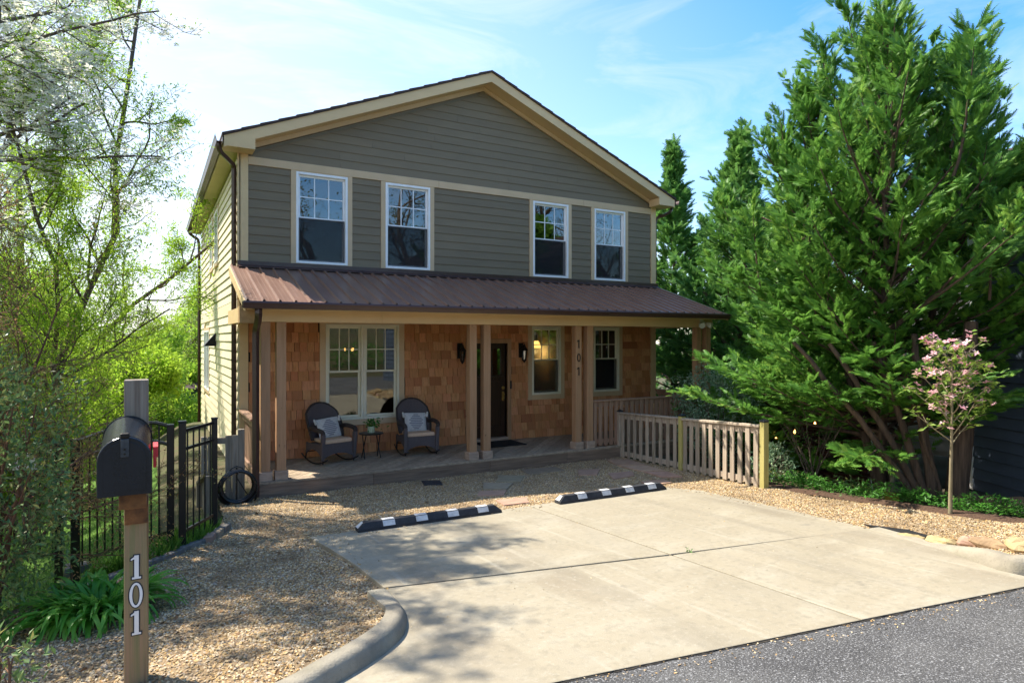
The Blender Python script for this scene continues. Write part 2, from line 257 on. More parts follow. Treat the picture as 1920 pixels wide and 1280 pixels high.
class MB:
    def __init__(s): s.v = []; s.f = []; s.mi = []
    def add(s, v, f, m=0):
        k = len(s.v); s.v += [tuple(map(float, p)) for p in v]; s.f += [tuple(i + k for i in q) for q in f]; s.mi += [m] * len(f); return s
    def box(s, x0, x1, y0, y1, z0, z1, m=0):
        return s.add([(x0, y0, z0), (x1, y0, z0), (x1, y1, z0), (x0, y1, z0), (x0, y0, z1), (x1, y0, z1), (x1, y1, z1), (x0, y1, z1)],
                     [(0, 3, 2, 1), (4, 5, 6, 7), (0, 1, 5, 4), (1, 2, 6, 5), (2, 3, 7, 6), (3, 0, 4, 7)], m)
    def prism(s, bot, top, m=0):                       # two matching polygons, bottom then top (counter-clockwise seen from the top)
        n = len(bot); v = list(bot) + list(top)
        return s.add(v, [tuple(range(n - 1, -1, -1)), tuple(range(n, 2 * n))] + [(i, (i + 1) % n, n + (i + 1) % n, n + i) for i in range(n)], m)
    def bar(s, a, b, w, h, m=0, up=(0, 0, 1)):         # a beam of section w x h from a to b
        a = Vector(a); b = Vector(b); d = (b - a).normalized(); u = Vector(up); x = d.cross(u)
        if x.length < 1e-4: x = d.cross(Vector((1, 0, 0)))
        x.normalize(); u = x.cross(d).normalized()
        q = [(-1, -1), (1, -1), (1, 1), (-1, 1)]
        return s.prism([a + x * (i * w / 2) + u * (j * h / 2) for i, j in q][::-1], [b + x * (i * w / 2) + u * (j * h / 2) for i, j in q][::-1], m)
    def tube(s, pts, r, n=8, m=0, cap=True, closed=False):
        pts = [Vector(p) for p in pts]; k = len(pts); rr = r if hasattr(r, '__len__') else [r] * k; v = []; ref = None
        for i, p in enumerate(pts):
            d = (pts[(i + 1) % k] - pts[i - 1]) if closed else (pts[min(i + 1, k - 1)] - pts[max(i - 1, 0)])
            d.normalize()
            if ref is None: ref = Vector((0, 0, 1)) if abs(d.z) < .9 else Vector((1, 0, 0))
            x = d.cross(ref); x.normalize(); y = d.cross(x); ref = -y if False else ref
            if abs(d.dot(ref)) > .97: x = d.cross(Vector((0, 1, 0))); x.normalize(); y = d.cross(x)
            for j in range(n):
                a = 2 * math.pi * j / n; v.append(p + (x * math.cos(a) + y * math.sin(a)) * rr[i])
        f = []
        for i in range(k if closed else k - 1):
            for j in range(n):
                a, b = i * n + j, i * n + (j + 1) % n; c, d_ = ((i + 1) % k) * n + (j + 1) % n, ((i + 1) % k) * n + j
                f.append((a, b, c, d_))
        if cap and not closed: f += [tuple(range(n - 1, -1, -1)), tuple((k - 1) * n + j for j in range(n))]
        return s.add(v, f, m)
    def lathe(s, prof, c=(0, 0, 0), n=16, m=0):
        v = []; f = []
        for r, z in prof:
            for j in range(n): a = 2 * math.pi * j / n; v.append((c[0] + r * math.cos(a), c[1] + r * math.sin(a), c[2] + z))
        for i in range(len(prof) - 1):
            for j in range(n): f.append((i * n + j, i * n + (j + 1) % n, (i + 1) * n + (j + 1) % n, (i + 1) * n + j))
        f += [tuple(range(n - 1, -1, -1)), tuple((len(prof) - 1) * n + j for j in range(n))]
        return s.add(v, f, m)
    def mesh(s, name, mats, smooth=False):
        me = bpy.data.meshes.new(name); me.from_pydata(s.v, [], s.f)
        for m in (mats if isinstance(mats, (list, tuple)) else [mats]): me.materials.append(m)
        if any(s.mi): me.polygons.foreach_set('material_index', s.mi)
        if smooth: me.polygons.foreach_set('use_smooth', [True] * len(s.f))
        me.update(); return me
    def build(s, name, mats, parent=None, w=(0, 0, 0), smooth=False, bevel=0, seg=2):
        o = bpy.data.objects.new(name, s.mesh(name, mats, smooth)); link(o, parent, w)
        if bevel:
            b = o.modifiers.new('bevel', 'BEVEL'); b.width = bevel; b.segments = seg; b.limit_method = 'ANGLE'
        if smooth:
            try: o.data.set_sharp_from_angle(angle=rad(42))
            except Exception: pass
        return o
def inst(name, me, parent, w=(0, 0, 0), rot=None, scale=None):
    o = bpy.data.objects.new(name, me); link(o, parent, w)
    if rot is not None: o.rotation_euler = rot
    if scale is not None: o.scale = scale
    return o

def fast(name, V, Fc, mats, tint=None, mi=None, smooth=False):
    V = np.asarray(V, np.float32); Fc = np.asarray(Fc, np.int32); m, k = Fc.shape
    me = bpy.data.meshes.new(name); me.vertices.add(len(V)); me.vertices.foreach_set('co', V.ravel())
    me.loops.add(m * k); me.loops.foreach_set('vertex_index', Fc.ravel()); me.polygons.add(m)
    me.polygons.foreach_set('loop_start', np.arange(0, m * k, k, dtype=np.int32))
    for x in (mats if isinstance(mats, (list, tuple)) else [mats]): me.materials.append(x)
    if mi is not None: me.polygons.foreach_set('material_index', np.asarray(mi, np.int32))
    me.update(calc_edges=True)
    me.polygons.foreach_set('use_smooth', np.full(m, smooth))
    if tint is not None:
        a = me.attributes.new('tint', 'FLOAT', 'FACE'); a.data.foreach_set('value', np.asarray(tint, np.float32))
    return me
def frames(d, up):
    d = d / (np.linalg.norm(d, axis=1, keepdims=True) + 1e-9); z = up - (up * d).sum(1, keepdims=True) * d
    z /= np.linalg.norm(z, axis=1, keepdims=True) + 1e-9; y = np.cross(z, d)
    return np.stack([d, y, z], axis=2)
def scatter(tv, tf, pos, R, s, tint=None, jit=.12):
    n = len(pos); tv = np.asarray(tv, float); tf = np.asarray(tf)
    s = np.asarray(s).reshape(n, 1, -1)
    V = np.einsum('nij,nkj->nki', R, tv[None] * s) + pos[:, None, :]
    Fc = tf[None] + (np.arange(n) * len(tv))[:, None, None]
    tint = rng.random(n) if tint is None else tint
    T = np.clip(np.repeat(tint, len(tf)) + rng.normal(0, jit * .3, n * len(tf)), 0, .999)
    return V.reshape(-1, 3), Fc.reshape(-1, tf.shape[1]), T
def rdir(n): v = rng.normal(size=(n, 3)); return v / np.linalg.norm(v, axis=1, keepdims=True)
# leaf templates (axis +x, normal +z)
LEAF = (np.array([(0, 0, 0), (.45, .2, .05), (1, 0, -.06), (.45, -.2, .05)]), np.array([(0, 1, 2), (0, 2, 3)]))
NARROW = (np.array([(0, 0, 0), (.4, .085, .03), (1, 0, -.1), (.4, -.085, .03)]), np.array([(0, 1, 2), (0, 2, 3)]))
def _frond(n_):
    v = [(0, .022, 0), (0, -.022, 0), (1, 0, -.14)]; f = [(0, 1, 2)]
    for i in range(n_):
        t = .05 + .90 * i / n_; ln = (.44 * (1 - t) ** .7 + .08) * (1 if i % 2 else .82); z = -.14 * t * t; w = .52 / n_
        for sg in (1, -1):
            k = len(v); c, s_ = math.cos(rad(42)), math.sin(rad(42)) * sg
            v += [(t - w, 0, z), (t + ln * c, ln * s_, z - .05), (t + w, 0, z)]; f += [(k, k + 1, k + 2)]
    return np.array(v, float), np.array(f)
FROND = _frond(6); FRONDLO = _frond(5)
def _flower():
    v = [(0, 0, 0)]; f = []
    for k in range(4):
        a = k * math.pi / 2
        for (r, da, z) in ((.55, -.55, .12), (1, 0, .16), (.55, .55, .12)): v.append((r * math.cos(a + da), r * math.sin(a + da), z))
        b = 1 + 3 * k; f += [(0, b, b + 1), (0, b + 1, b + 2)]
    return np.array(v, float), np.array(f)
FLOWER = _flower()

def grow(p, d, Ln, r, lvl, out, segs=6, wig=.22, up=.08, nb=(5, 5, 4), spread=.9, ratio=.6, start=.25, taper=.35, cork=0, droop=0, flat=0, twig=None):
    p = np.array(p, float); d = np.array(d, float); d /= np.linalg.norm(d); pts = [p.copy()]; ph = rng.random() * 6.28
    for i in range(segs):
        d = d + rng.normal(0, wig, 3) + np.array([0, 0, up])
        if cork and lvl <= 1: d = d + cork * np.array([math.cos(ph + i * 1.9), math.sin(ph + i * 1.9), .3 * math.sin(ph * 2 + i * 2.3)])
        if droop and lvl == 0: d = d + np.array([0, 0, -droop * (i / segs)])
        d /= np.linalg.norm(d); p = p + d * Ln / segs; pts.append(p.copy())
    pts = np.array(pts); rr = np.linspace(r, r * taper, segs + 1); out.append((lvl, pts, rr))
    if lvl > 0:
        n = nb[len(nb) - lvl] if lvl <= len(nb) else nb[0]
        for j in range(n):
            t = start + (1 - start) * (j + rng.random() * .8) / n; t = min(t, .98)
            x = t * segs; i = int(min(x, segs - 1)); q = pts[i] + (pts[i + 1] - pts[i]) * (x - i)
            ax = pts[i + 1] - pts[i]; ax /= np.linalg.norm(ax); s = rng.normal(size=3); s -= s.dot(ax) * ax
            if flat: s[2] *= flat
            s /= np.linalg.norm(s) + 1e-9
            nd_ = ax * math.cos(spread) + s * math.sin(spread)
            grow(q, nd_, Ln * (ratio[lvl] if hasattr(ratio, '__len__') else ratio) * (.7 + .6 * rng.random()) * (1.15 - .5 * t), max(r * (1 - t * .6) * .5, .004), lvl - 1, out, segs, wig * 1.1, up, nb, spread, ratio, .15, taper, cork, droop, flat)
    return out
def tubes(br, n0=5, minr=0):
    V = []; Fc = []; k = 0
    for lvl, pts, rr in br:
        if rr[0] < minr: continue
        if lvl == 0: pts, rr, n = pts[::2] if len(pts) > 3 else pts, rr[::2] if len(pts) > 3 else rr, 3
        else: n = n0
        m = len(pts); d = np.gradient(pts, axis=0); d /= np.linalg.norm(d, axis=1, keepdims=True) + 1e-9
        ref = np.array([.31, .2, .93]) if abs(d[0, 2]) < .9 else np.array([1., .1, 0]); x = np.cross(d, ref); x /= np.linalg.norm(x, axis=1, keepdims=True) + 1e-9; y = np.cross(d, x)
        a = np.arange(n) * 2 * math.pi / n
        ring = pts[:, None, :] + rr[:, None, None] * (x[:, None, :] * np.cos(a)[None, :, None] + y[:, None, :] * np.sin(a)[None, :, None])
        V.append(ring.reshape(-1, 3)); i, j = np.meshgrid(np.arange(m - 1), np.arange(n), indexing='ij'); j2 = (j + 1) % n
        Fc.append((np.stack([i * n + j, i * n + j2, (i + 1) * n + j2, (i + 1) * n + j], -1).reshape(-1, 4)) + k); k += m * n
    return np.concatenate(V), np.concatenate(Fc)
def along(br, lvls, per, jitter=.03, t0=.2):
    P = []; D = []
    for lvl, pts, rr in br:
        if lvl not in lvls: continue
        m = len(pts) - 1; t = (t0 + (1 - t0) * rng.random(per)) * m; i = np.minimum(t.astype(int), m - 1); f = (t - i)[:, None]
        P.append(pts[i] * (1 - f) + pts[i + 1] * f); D.append(pts[i + 1] - pts[i])
    P = np.concatenate(P); D = np.concatenate(D); D /= np.linalg.norm(D, axis=1, keepdims=True) + 1e-9
    return P + rng.normal(0, jitter, P.shape), D

# ------------------------------------------------------------------ terrain
def sm(t): t = np.clip(t, 0, 1); return t * t * (3 - 2 * t)
EDGE = np.array([(-.62, -1.9), (-.72, -3.6), (-.9, -4.2), (-1.5, -4.9), (-2.2, -5.6), (-3.3, -6.3), (-7, -7.2), (-40, -10)])      # gravel's left edge
def edge_x(y): return np.interp(-np.asarray(y, float), -EDGE[:, 1], EDGE[:, 0])
def plane(y): y = np.asarray(y, float); return np.where(y > -2, -.27, np.where(y < -13, .39, -.27 + .06 * (-2 - y)))
def ground_h(x, y):
    x = np.asarray(x, float); y = np.asarray(y, float); z = plane(y)
    ex = np.where(y < -2, edge_x(y), -.62); dl = ex - x
    z = z - .75 * sm((dl - .1) / 2.2) * sm((y + 8.6) / 1.5) - .055 * np.clip(y + 1, 0, 30) * sm((dl + .3) / 2)
    z = z - .8 * sm((x - 6.9) / 2.6) * sm((y + 10.5) / 1.5)
    z = z - 1.2 * sm((y - 8) / 8) - .03 * np.clip(y - 14, 0, 60)
    z = z + 2.4 * sm((-16.6 - y) / 9) + 6.0 * sm((-24 - y) / 40)
    return z
def gravel_z(x, y):
    x = np.asarray(x, float); y = np.asarray(y, float)
    m = .095 * sm((-7.0 - y) / 1.1) * sm((x + 2.3) / 1.6) * (x < 2) + .09 * sm((-8.7 - y) / .8) * (x > 4)
    return plane(y) + m + .012 * np.sin(x * 2.1 + y) * np.sin(y * 1.7 - x) + np.where((x < 1) & (y < -4.6), -.015, 0.)
def grid(name, xs, ys, hf, m, mask=None, smooth=True):
    X, Y = np.meshgrid(xs, ys, indexing='ij'); Z = hf(X, Y); V = np.stack([X, Y, Z], -1).reshape(-1, 3); ny = len(ys)
    i, j = np.meshgrid(np.arange(len(xs) - 1), np.arange(ny - 1), indexing='ij')
    Fc = np.stack([i * ny + j, (i + 1) * ny + j, (i + 1) * ny + j + 1, i * ny + j + 1], -1).reshape(-1, 4)
    if mask is not None:
        c = V[Fc].mean(1); Fc = Fc[mask(c[:, 0], c[:, 1])]
    return link(bpy.data.objects.new(name, fast(name, V, Fc, m, smooth=smooth)))
def inpoly(px, py, poly):
    r = np.zeros(px.shape, bool); n = len(poly)
    for i in range(n):
        x0, y0 = poly[i]; x1, y1 = poly[(i + 1) % n]
        c = ((y0 > py) != (y1 > py)) & (px < (x1 - x0) * (py - y0) / (y1 - y0 + 1e-12) + x0); r ^= c
    return r
def road_y(x): return -9.075 - .1786 * (x - .0)                        # where the concrete and the asphalt meet
xs = np.concatenate([[-400, -150, -70, -45], np.arange(-30, -8, 1.5), np.arange(-8, 12, .4), np.arange(12, 30, 1.5), [35, 50, 80, 150, 400]])
ys = np.concatenate([[-300, -120, -60, -40], np.arange(-30, -12, 1.5), np.arange(-12, 8, .4), np.arange(8, 30, 1.5), [36, 50, 80, 150, 400]])
def gh_low(x, y):
    drop = np.where((x > edge_x(np.minimum(y, -1.95)) + .1) & (x < 6.9) & (y < -1.7) & (y > -18), -.09, -.004); return ground_h(x, y) + drop
g = grid('ground', xs, ys, gh_low, M['ground']); g['kind'] = 'structure'
# lawn below the fence
lm = lambda x, y: (x < edge_x(np.minimum(y, -1.9)) - .75) & (y > -4.6) & (x < -1.3)
lw = grid('lawn', np.arange(-14, -1, .35), np.arange(-4.6, 14, .35), lambda x, y: ground_h(x, y) + .012, M['lawn'], lm); lw['kind'] = 'structure'
# road
MBr = MB(); xr = np.linspace(-60, 60, 121); v = []
for x in xr:
    y0 = road_y(x) if abs(x) < 1e9 else 0; y1 = y0 - 6.6
    for k in range(6):
        y = y0 + (y1 - y0) * k / 5; v.append((x, y, float(plane(max(y, -13.0))) + .015 + .02 * math.sin(k / 5 * math.pi)))
f = [(i * 6 + k + 1, (i + 1) * 6 + k + 1, (i + 1) * 6 + k, i * 6 + k) for i in range(120) for k in range(5)]
ro = MBr.add(v, f).build('road', M['asphalt'], smooth=True); ro['kind'] = 'structure'

# driveway: four slabs with open joints between them
JY = lambda x: -7.041 - .2187 * (x - 0.0)                             # cross joint
JX = lambda y: 2.885 + (y + 4.892) * .0233                             # long joint
LX = [(.049, -4.857), (.13, -5.5), (.19, -6.2), (.215, -7.0)]
RX = [(5.17, -4.972), (5.40, -5.5), (5.36, -6.4), (5.30, -7.2), (5.17, -8.1)]
drive = tag(link(bpy.data.objects.new('driveway', MB().add([(p[0], p[1], float(plane(p[1])) - .02) for p in [(.1, -4.9), (.15, -8.2), (-.5, -8.95), (4.5, -9.8), (4.95, -9.2), (5.2, -8), (5.3, -5)]], [(0, 1, 2, 3, 4, 5, 6)]).mesh('driveway', M['joint']))), kind='structure')
def slab(poly, g_=.011):
    z = lambda p: float(plane(p[1])) + .022
    b = [(p[0], p[1], z(p) - .11) for p in poly]; t = [(p[0], p[1], z(p)) for p in poly]
    MB().prism(b, t).build('slab', M['conc'], drive, bevel=.006)
def back(x): return -4.86 - .022 * x
slab([(.049, -4.857)] + LX[1:] + [(JX(-7.6) - .010, JY(2.83) + .016), (JX(-4.9) - .009, back(2.88))])
slab([(JX(-4.9) + .009, back(2.88)), (JX(-7.6) + .010, JY(2.83) + .016), (5.19, JY(5.19) + .016), (5.30, -7.2), (5.36, -6.4), (5.40, -5.5), (5.17, -4.972)])
CL = [(.218, -7.03), (.205, -7.36), (.16, -7.70), (.02, -8.03), (-.19, -8.25), (-.52, -8.47)]     # foot of the left curb
slab(CL + [(-1.0, -8.66), (-.9, -8.90), (-.2, road_y(-.2) + .012), (JX(-9.3) - .009, road_y(2.78) + .012), (JX(-7.7) - .009, JY(2.84) - .016)])
CR = [(5.17, -8.14), (5.06, -8.6), (4.95, -9.0), (4.80, -9.32), (4.70, -9.56), (4.74, -9.72)]     # foot of the right curb
slab([(JX(-7.7) + .009, JY(2.84) - .016), (JX(-9.3) + .009, road_y(2.78) + .012), (4.70, road_y(4.7) + .012)] + CR[::-1][1:] )
mb = MB(); v = []; xs_e = np.arange(-.6, 5.0, .035)
for i, x in enumerate(xs_e):
    y = road_y(x); a_, b_ = .001 + .005 * rng.random(), .002 + .014 * rng.random() ** 2 + .006 * (math.sin(x * 3.3 + 1) > .5); z = float(plane(y))
    v += [(x, y + a_, z + .0235), (x, y, z + .0165 + .004 * rng.random()), (x, y - b_, z + .0195)]
o = mb.add(v, [(3 * i + k, 3 * i + k + 1, 3 * i + k + 4, 3 * i + k + 3) for i in range(len(xs_e) - 1) for k in range(2)]).build('road_seam', M['joint']); o['kind'] = 'structure'
def curb(name, line, hts, side, label):
    line = [np.array(p) for p in line]; n = len(line); V = []; K = 9
    for i, p in enumerate(line):
        d = line[min(i + 1, n - 1)] - line[max(i - 1, 0)]; d = d / np.linalg.norm(d); nrm = np.array([-d[1], d[0]]) * side
        h = hts[i]; zb = float(plane(p[1])) + .018
        for (o, z) in [(-.01, -.1), (0, 0), (.012, h * .35), (.03, h * .72), (.05, h * .93), (.075, h), (.12, h * 1.0), (.155, h * .97), (.165, -.1)]:
            q = p + nrm * o; V.append((q[0], q[1], zb + z))
    f = [(i * K + k, i * K + k + 1, (i + 1) * K + k + 1, (i + 1) * K + k) for i in range(n - 1) for k in range(K - 1)]
    if side < 0: f = [q[::-1] for q in f]
    o = MB().add(V, f).build(name, M['curb'], smooth=True); tag(o, kind='structure'); return o
def dens(pts, k=5):
    out = []
    P = [np.array(p, float) for p in pts]; P = [2 * P[0] - P[1]] + P + [2 * P[-1] - P[-2]]
    for i in range(1, len(P) - 2):
        for t in np.arange(k) / k:
            a, b, c, d = P[i - 1:i + 3]; out.append(.5 * ((2 * b) + (-a + c) * t + (2 * a - 5 * b + 4 * c - d) * t * t + (-a + 3 * b - 3 * c + d) * t ** 3))
    return out + [P[-2]]
cl = dens(CL + [(-1.0, -8.70), (-2, -8.60), (-5, -8.1), (-20, -5.4)]); hl = [.012 + .10 * float(sm((-7.15 - p[1]) / .9)) if p[0] > -1.2 else .112 for p in cl]
curb('curb', cl, hl, -1, '')
cr_ = dens(CR + [(4.98, -9.86), (5.6, -9.98), (8, -10.42), (25, -13.4)]); hr = [.008 + .115 * float(sm((-8.75 - p[1]) / .7)) for p in cr_]
curb('curb', cr_, hr, 1, '')

# gravel bed and its pebbles
GP = [tuple(p) for p in EDGE[:7]] + [(-7, -7.6), (-2.5, -8.50), (-1.0, -8.6)] + [(p[0] - .12, p[1] + .03) for p in CL[::-1]] + [(.2, -6.9), (5.2, -6.9)] + [(p[0] + .1, p[1]) for p in CR] + [(5.2, -9.8), (7.2, -10.1), (6.75, -9.2), (6.5, -8.4), (6.56, -7.7), (6.38, -7.0), (6.34, -6.4), (6.5, -5.7), (6.95, -1.9)]
DRV = [(.05, -4.86), (.19, -6.2), (.215, -7.03), (.205, -7.36), (.16, -7.7), (.02, -8.03), (-.19, -8.25), (-.5, -8.5), (-.5, -9), (4.75, -9.9), (4.75, -9.5), (4.95, -9.0), (5.17, -8.1), (5.36, -6.4), (5.4, -5.5), (5.17, -4.97)]
gb = grid('gravel_bed', np.arange(-7, 7.6, .12), np.arange(-10.2, -1.7, .12), lambda x, y: gravel_z(x, y) - .002, M['gravel'], lambda x, y: inpoly(x, y, GP)); gb['kind'] = 'structure'
n = 250000; px = rng.uniform(-3.4, 7.0, n); py = rng.uniform(-10, -1.86, n)
indrv = inpoly(px, py, DRV); spill = indrv & (rng.random(n) < np.where((px < .22 + .22 * rng.random(n)) & (py > -7.1), .05, 0) + np.where(py > -5.15, .05, 0) + np.where(px > 5.15, .05, 0)); keep = inpoly(px, py, GP) & ~indrv | spill; dd = (px + 1.49) * math.sin(YAW) + (py + 12.22) * math.cos(YAW)
keep &= (rng.random(n) < np.clip(1.35 - dd / 16, .35, 1)); px, py = px[keep], py[keep]; n = len(px)
OCT = np.array([(1, 0, 0), (0, 1, 0), (-1, 0, 0), (0, -1, 0), (.1, .1, .75), (0, 0, -.75)], float); OF = np.array([(0, 1, 4), (1, 2, 4), (2, 3, 4), (3, 0, 4)])
sz = np.stack([rng.uniform(.007, .0165, n), rng.uniform(.006, .0125, n), rng.uniform(.006, .011, n)], 1)
R = frames(rdir(n) * np.array([1, 1, .35]), np.tile([0, 0, 1.], (n, 1)) + rng.normal(0, .35, (n, 3)))
Vp, Fp, Tp = scatter(OCT, OF, np.stack([px, py, np.where(inpoly(px, py, DRV), plane(py) + .026, gravel_z(px, py) + rng.uniform(-.002, .005, n))], 1), R, sz, jit=0)
o = link(bpy.data.objects.new('gravel', fast('gravel', Vp, Fp, M['pebble'], Tp, smooth=True))); o['kind'] = 'stuff'
n = 420; px = rng.uniform(-.3, 4.8, n); py = np.where(np.arange(n) < 330, road_y(px) - np.abs(rng.normal(0, .10, n)), rng.uniform(-8.6, -5.2, n)); zz = np.where(np.arange(n) < 330, plane(py) + .020, plane(py) + .024)
Vp, Fp, Tp = scatter(OCT, OF, np.stack([px, py, zz], 1), frames(rdir(n) * [1, 1, .3], rng.normal(0, .3, (n, 3)) + [0, 0, 1]), np.stack([rng.uniform(.004, .011, n), rng.uniform(.004, .009, n), rng.uniform(.003, .007, n)], 1), jit=0)
o = link(bpy.data.objects.new('grit', fast('grit', Vp, Fp, M['pebble'], Tp, smooth=True))); o['kind'] = 'stuff'
n = 900; px = rng.uniform(-3.0, 6.8, n); py = rng.uniform(-9, -1.9, n); k = inpoly(px, py, GP) & ~inpoly(px, py, DRV) & (rng.random(n) < np.where((px < 0) | (px > 5.6), 1, .3)); px, py = px[k], py[k]; n = len(px)
V_, F_, T_ = scatter(np.array([(0, 0, 0), (.5, .28, .12), (1, 0, .05), (.5, -.28, .1)]), np.array([(0, 1, 2), (0, 2, 3)]), np.stack([px, py, gravel_z(px, py) + .008], 1), frames(rdir(n) * [1, 1, .2], rng.normal(0, .3, (n, 3)) + [0, 0, 1]), rng.uniform(.02, .055, n))
o = link(bpy.data.objects.new('dead_leaves', fast('dead_leaves', V_, F_, leafmat('dead_leaf', [(.20, .10, .045), (.30, .17, .08), (.13, .07, .035)], .2, .8), T_))); o['kind'] = 'stuff'
# mulch ring along the planting
def strip(name, line, w, m, dz):
    V = []; line = dens(line, 6)
    for i, p in enumerate(line):
        d = line[min(i + 1, len(line) - 1)] - line[max(i - 1, 0)]; d = d / np.linalg.norm(d); nr = np.array([-d[1], d[0]])
        for k in (-1, -.4, .3, 1):
            q = p + nr * w * k * (1 + .12 * math.sin(i * 1.7 + k)); V.append((q[0], q[1], float(ground_h(q[0], q[1])) + dz + .03 * (1 - k * k)))
    f = [(i * 4 + k, i * 4 + k + 1, (i + 1) * 4 + k + 1, (i + 1) * 4 + k) for i in range(len(line) - 1) for k in range(3)]
    o = MB().add(V, [q[::-1] for q in f]).build(name, m, smooth=True); o['kind'] = 'structure'; return o
strip('mulch', [(6.62, -5.6), (6.55, -6.6), (6.65, -7.6), (6.72, -8.4), (6.95, -9.4)], .17, M['mulch'], .006)

# ------------------------------------------------------------------ the house
ZD = -.05                                   # porch floor
house = thing('house', (4.7, 5, -.3), 'two storey house with olive grey siding, cedar shingled porch and brown metal porch roof', 'house')
XL, XR, DEP, ZE, PK = -.15, 9.52, 9.75, 5.43, 4.685
SL = .412                                   # roof slope
def face(kind):                             # maps (u along the wall, o outwards, z) boxes to the world
    if kind == 'front': return lambda mb, u0, u1, o0, o1, z0, z1, m=0: mb.box(u0, u1, -o1, -o0, z0, z1, m)
    return lambda mb, u0, u1, o0, o1, z0, z1, m=0: mb.box(XL - o1, XL - o0, u0, u1, z0, z1, m)
def holes_rects(u0, u1, z0, z1, holes):
    zs = sorted({z0, z1, *[h[2] for h in holes], *[h[3] for h in holes]}); zs = [z for z in zs if z0 <= z <= z1]; out = []
    for a, b in zip(zs, zs[1:]):
        cut = sorted([(max(h[0], u0), min(h[1], u1)) for h in holes if h[2] < (a + b) / 2 < h[3]]); u = u0
        for c in cut:
            if c[0] > u: out.append((u, c[0], a, b))
            u = max(u, c[1])
        if u < u1: out.append((u, u1, a, b))
    return out
UPW = [(.82, 1.772, 3.545, 5.232), (2.52, 3.462, 3.545, 5.232), (5.922, 6.873, 3.545, 5.232), (7.617, 8.544, 3.545, 5.232)]
LOW = [(1.36, 2.80, .60, 2.43), (5.895, 6.665, .90, 2.43), (7.60, 8.36, .90, 2.43)]
DOOR = (4.36, 5.275, ZD, 2.055)
fr = face('front'); sd = face('left')
# shell behind the cladding
mb = MB()
for r in holes_rects(XL + .02, XR - .02, -.5, 5.45, UPW + LOW + [DOOR]): fr(mb, r[0], r[1], -.14, -.022, r[2], r[3])
mb.prism([(XL + .02, .022, 5.45), (XR - .02, .022, 5.45), (PK, .022, 5.45 + SL * (XR - PK))], [(XL + .02, .14, 5.45), (XR - .02, .14, 5.45), (PK, .14, 5.45 + SL * (XR - PK))])
mb.build('front_wall_core', M['interior'], house)
SWIN = [(3.85, 4.72, 3.95, 5.15), (5.40, 6.22, 3.95, 5.12), (6.45, 8.2, .75, 2.38)]
mb = MB()
for r in holes_rects(.142, DEP, -1.9, 5.45, SWIN): sd(mb, r[0], r[1], -.14, -.022, r[2], r[3])
mb.box(XR - .14, XR - .022, .142, DEP, -1.9, 5.45); mb.box(XL + .022, XR - .022, DEP - .12, DEP - .002, -1.9, 6.6)
mb.build('side_wall_core', M['interior'], house)
mb = MB(); mb.box(XL + .15, XR - .15, .16, DEP - .15, -.3, -.08); mb.box(XL + .15, XR - .15, .16, DEP - .15, 2.62, 2.85); mb.box(XL + .15, XR - .15, .16, DEP - .15, 5.36, 5.42)
for x in (.3, 3.9, 5.6, 7.2): mb.box(x + .0, x + .08, .2, 4, -.07, 2.61)
for x in (4.5,): mb.box(x, x + .08, .2, 4, 2.86, 5.35)
mb.box(XL + .16, XR - .16, 4.01, 4.1, -.07, 2.61); mb.box(XL + .16, XR - .16, 4.01, 4.1, 2.86, 5.35)
mb.build('interior', M['interior'], house)

def lap(mb, kind, u0, u1, z, h, uu0=None, uu1=None, m=0):        # one lap board: thin at the top, standing proud at the bottom
    uu0 = u0 if uu0 is None else uu0; uu1 = u1 if uu1 is None else uu1; t0, t1 = (.021 if kind == 'front' else .030), .007
    pts = [(u0, t0, z), (u1, t0, z), (uu1, t1, z + h), (uu0, t1, z + h), (u0, -.018, z), (u1, -.018, z), (uu1, -.018, z + h), (uu0, -.018, z + h)]
    v = [(u, -o, zz) for u, o, zz in pts] if kind == 'front' else [(XL - o, u, zz) for u, o, zz in pts]
    f = [(0, 1, 2, 3), (5, 4, 7, 6), (0, 4, 5, 1), (3, 2, 6, 7), (0, 3, 7, 4), (1, 5, 6, 2)]
    if kind != 'front': f = [q[::-1] for q in f]
    return mb.add(v, f, m)
def siding(parent, kind, u0, u1, z0, z1, holes, exp, m, gable=False, seams=True):
    z = z0
    while z < z1 - .02:
        h = min(exp, z1 - z); a, b, a2, b2 = u0, u1, u0, u1
        if gable:
            zz = z - 5.43
            a, b = XL + max(zz, 0) / SL + .12, XR - max(zz, 0) / SL - .12; a2, b2 = XL + (zz + h) / SL + .12, XR - (zz + h) / SL - .12
            if b2 - a2 < .1: a2 = b2 = (a2 + b2) / 2
            if b - a < .2: break
        cut = sorted([(c[0], c[1]) for c in holes if c[2] < z + h - .015 and c[3] > z + .015]); segs = []; u = a
        for c in cut:
            if c[0] - u > .02: segs.append([u, c[0]])
            u = max(u, c[1])
        if b - u > .02: segs.append([u, b])
        for i, s_ in enumerate(segs):
            ps = [s_[0]]
            if seams and s_[1] - s_[0] > 3.0:
                q = s_[0] + random.uniform(.3, .8) * min(3.6, s_[1] - s_[0])
                while q < s_[1] - .5: ps.append(q); q += 3.66
            ps.append(s_[1])
            for k in range(len(ps) - 1):
                l0 = a2 if (i == 0 and k == 0) else ps[k]; l1 = b2 if (i == len(segs) - 1 and k == len(ps) - 2) else ps[k + 1]
                if l0 > ps[k] and l1 < l0: l1 = l0
                lap(MB(), kind, ps[k] + (.004 if k else 0), ps[k + 1], z, h, l0, max(l1, l0 + .001)).build('siding_board', m, parent)
        z += exp
TRW = .09
fw = MB().box(XL + .03, XR - .03, -.0175, .02, 3.4, 5.26)
mb = MB()
for q_ in holes_rects(XL + .16, XR - .16, 3.40, 5.25, UPW): mb.box(q_[0], q_[1], .0185, .0215, q_[2], q_[3])
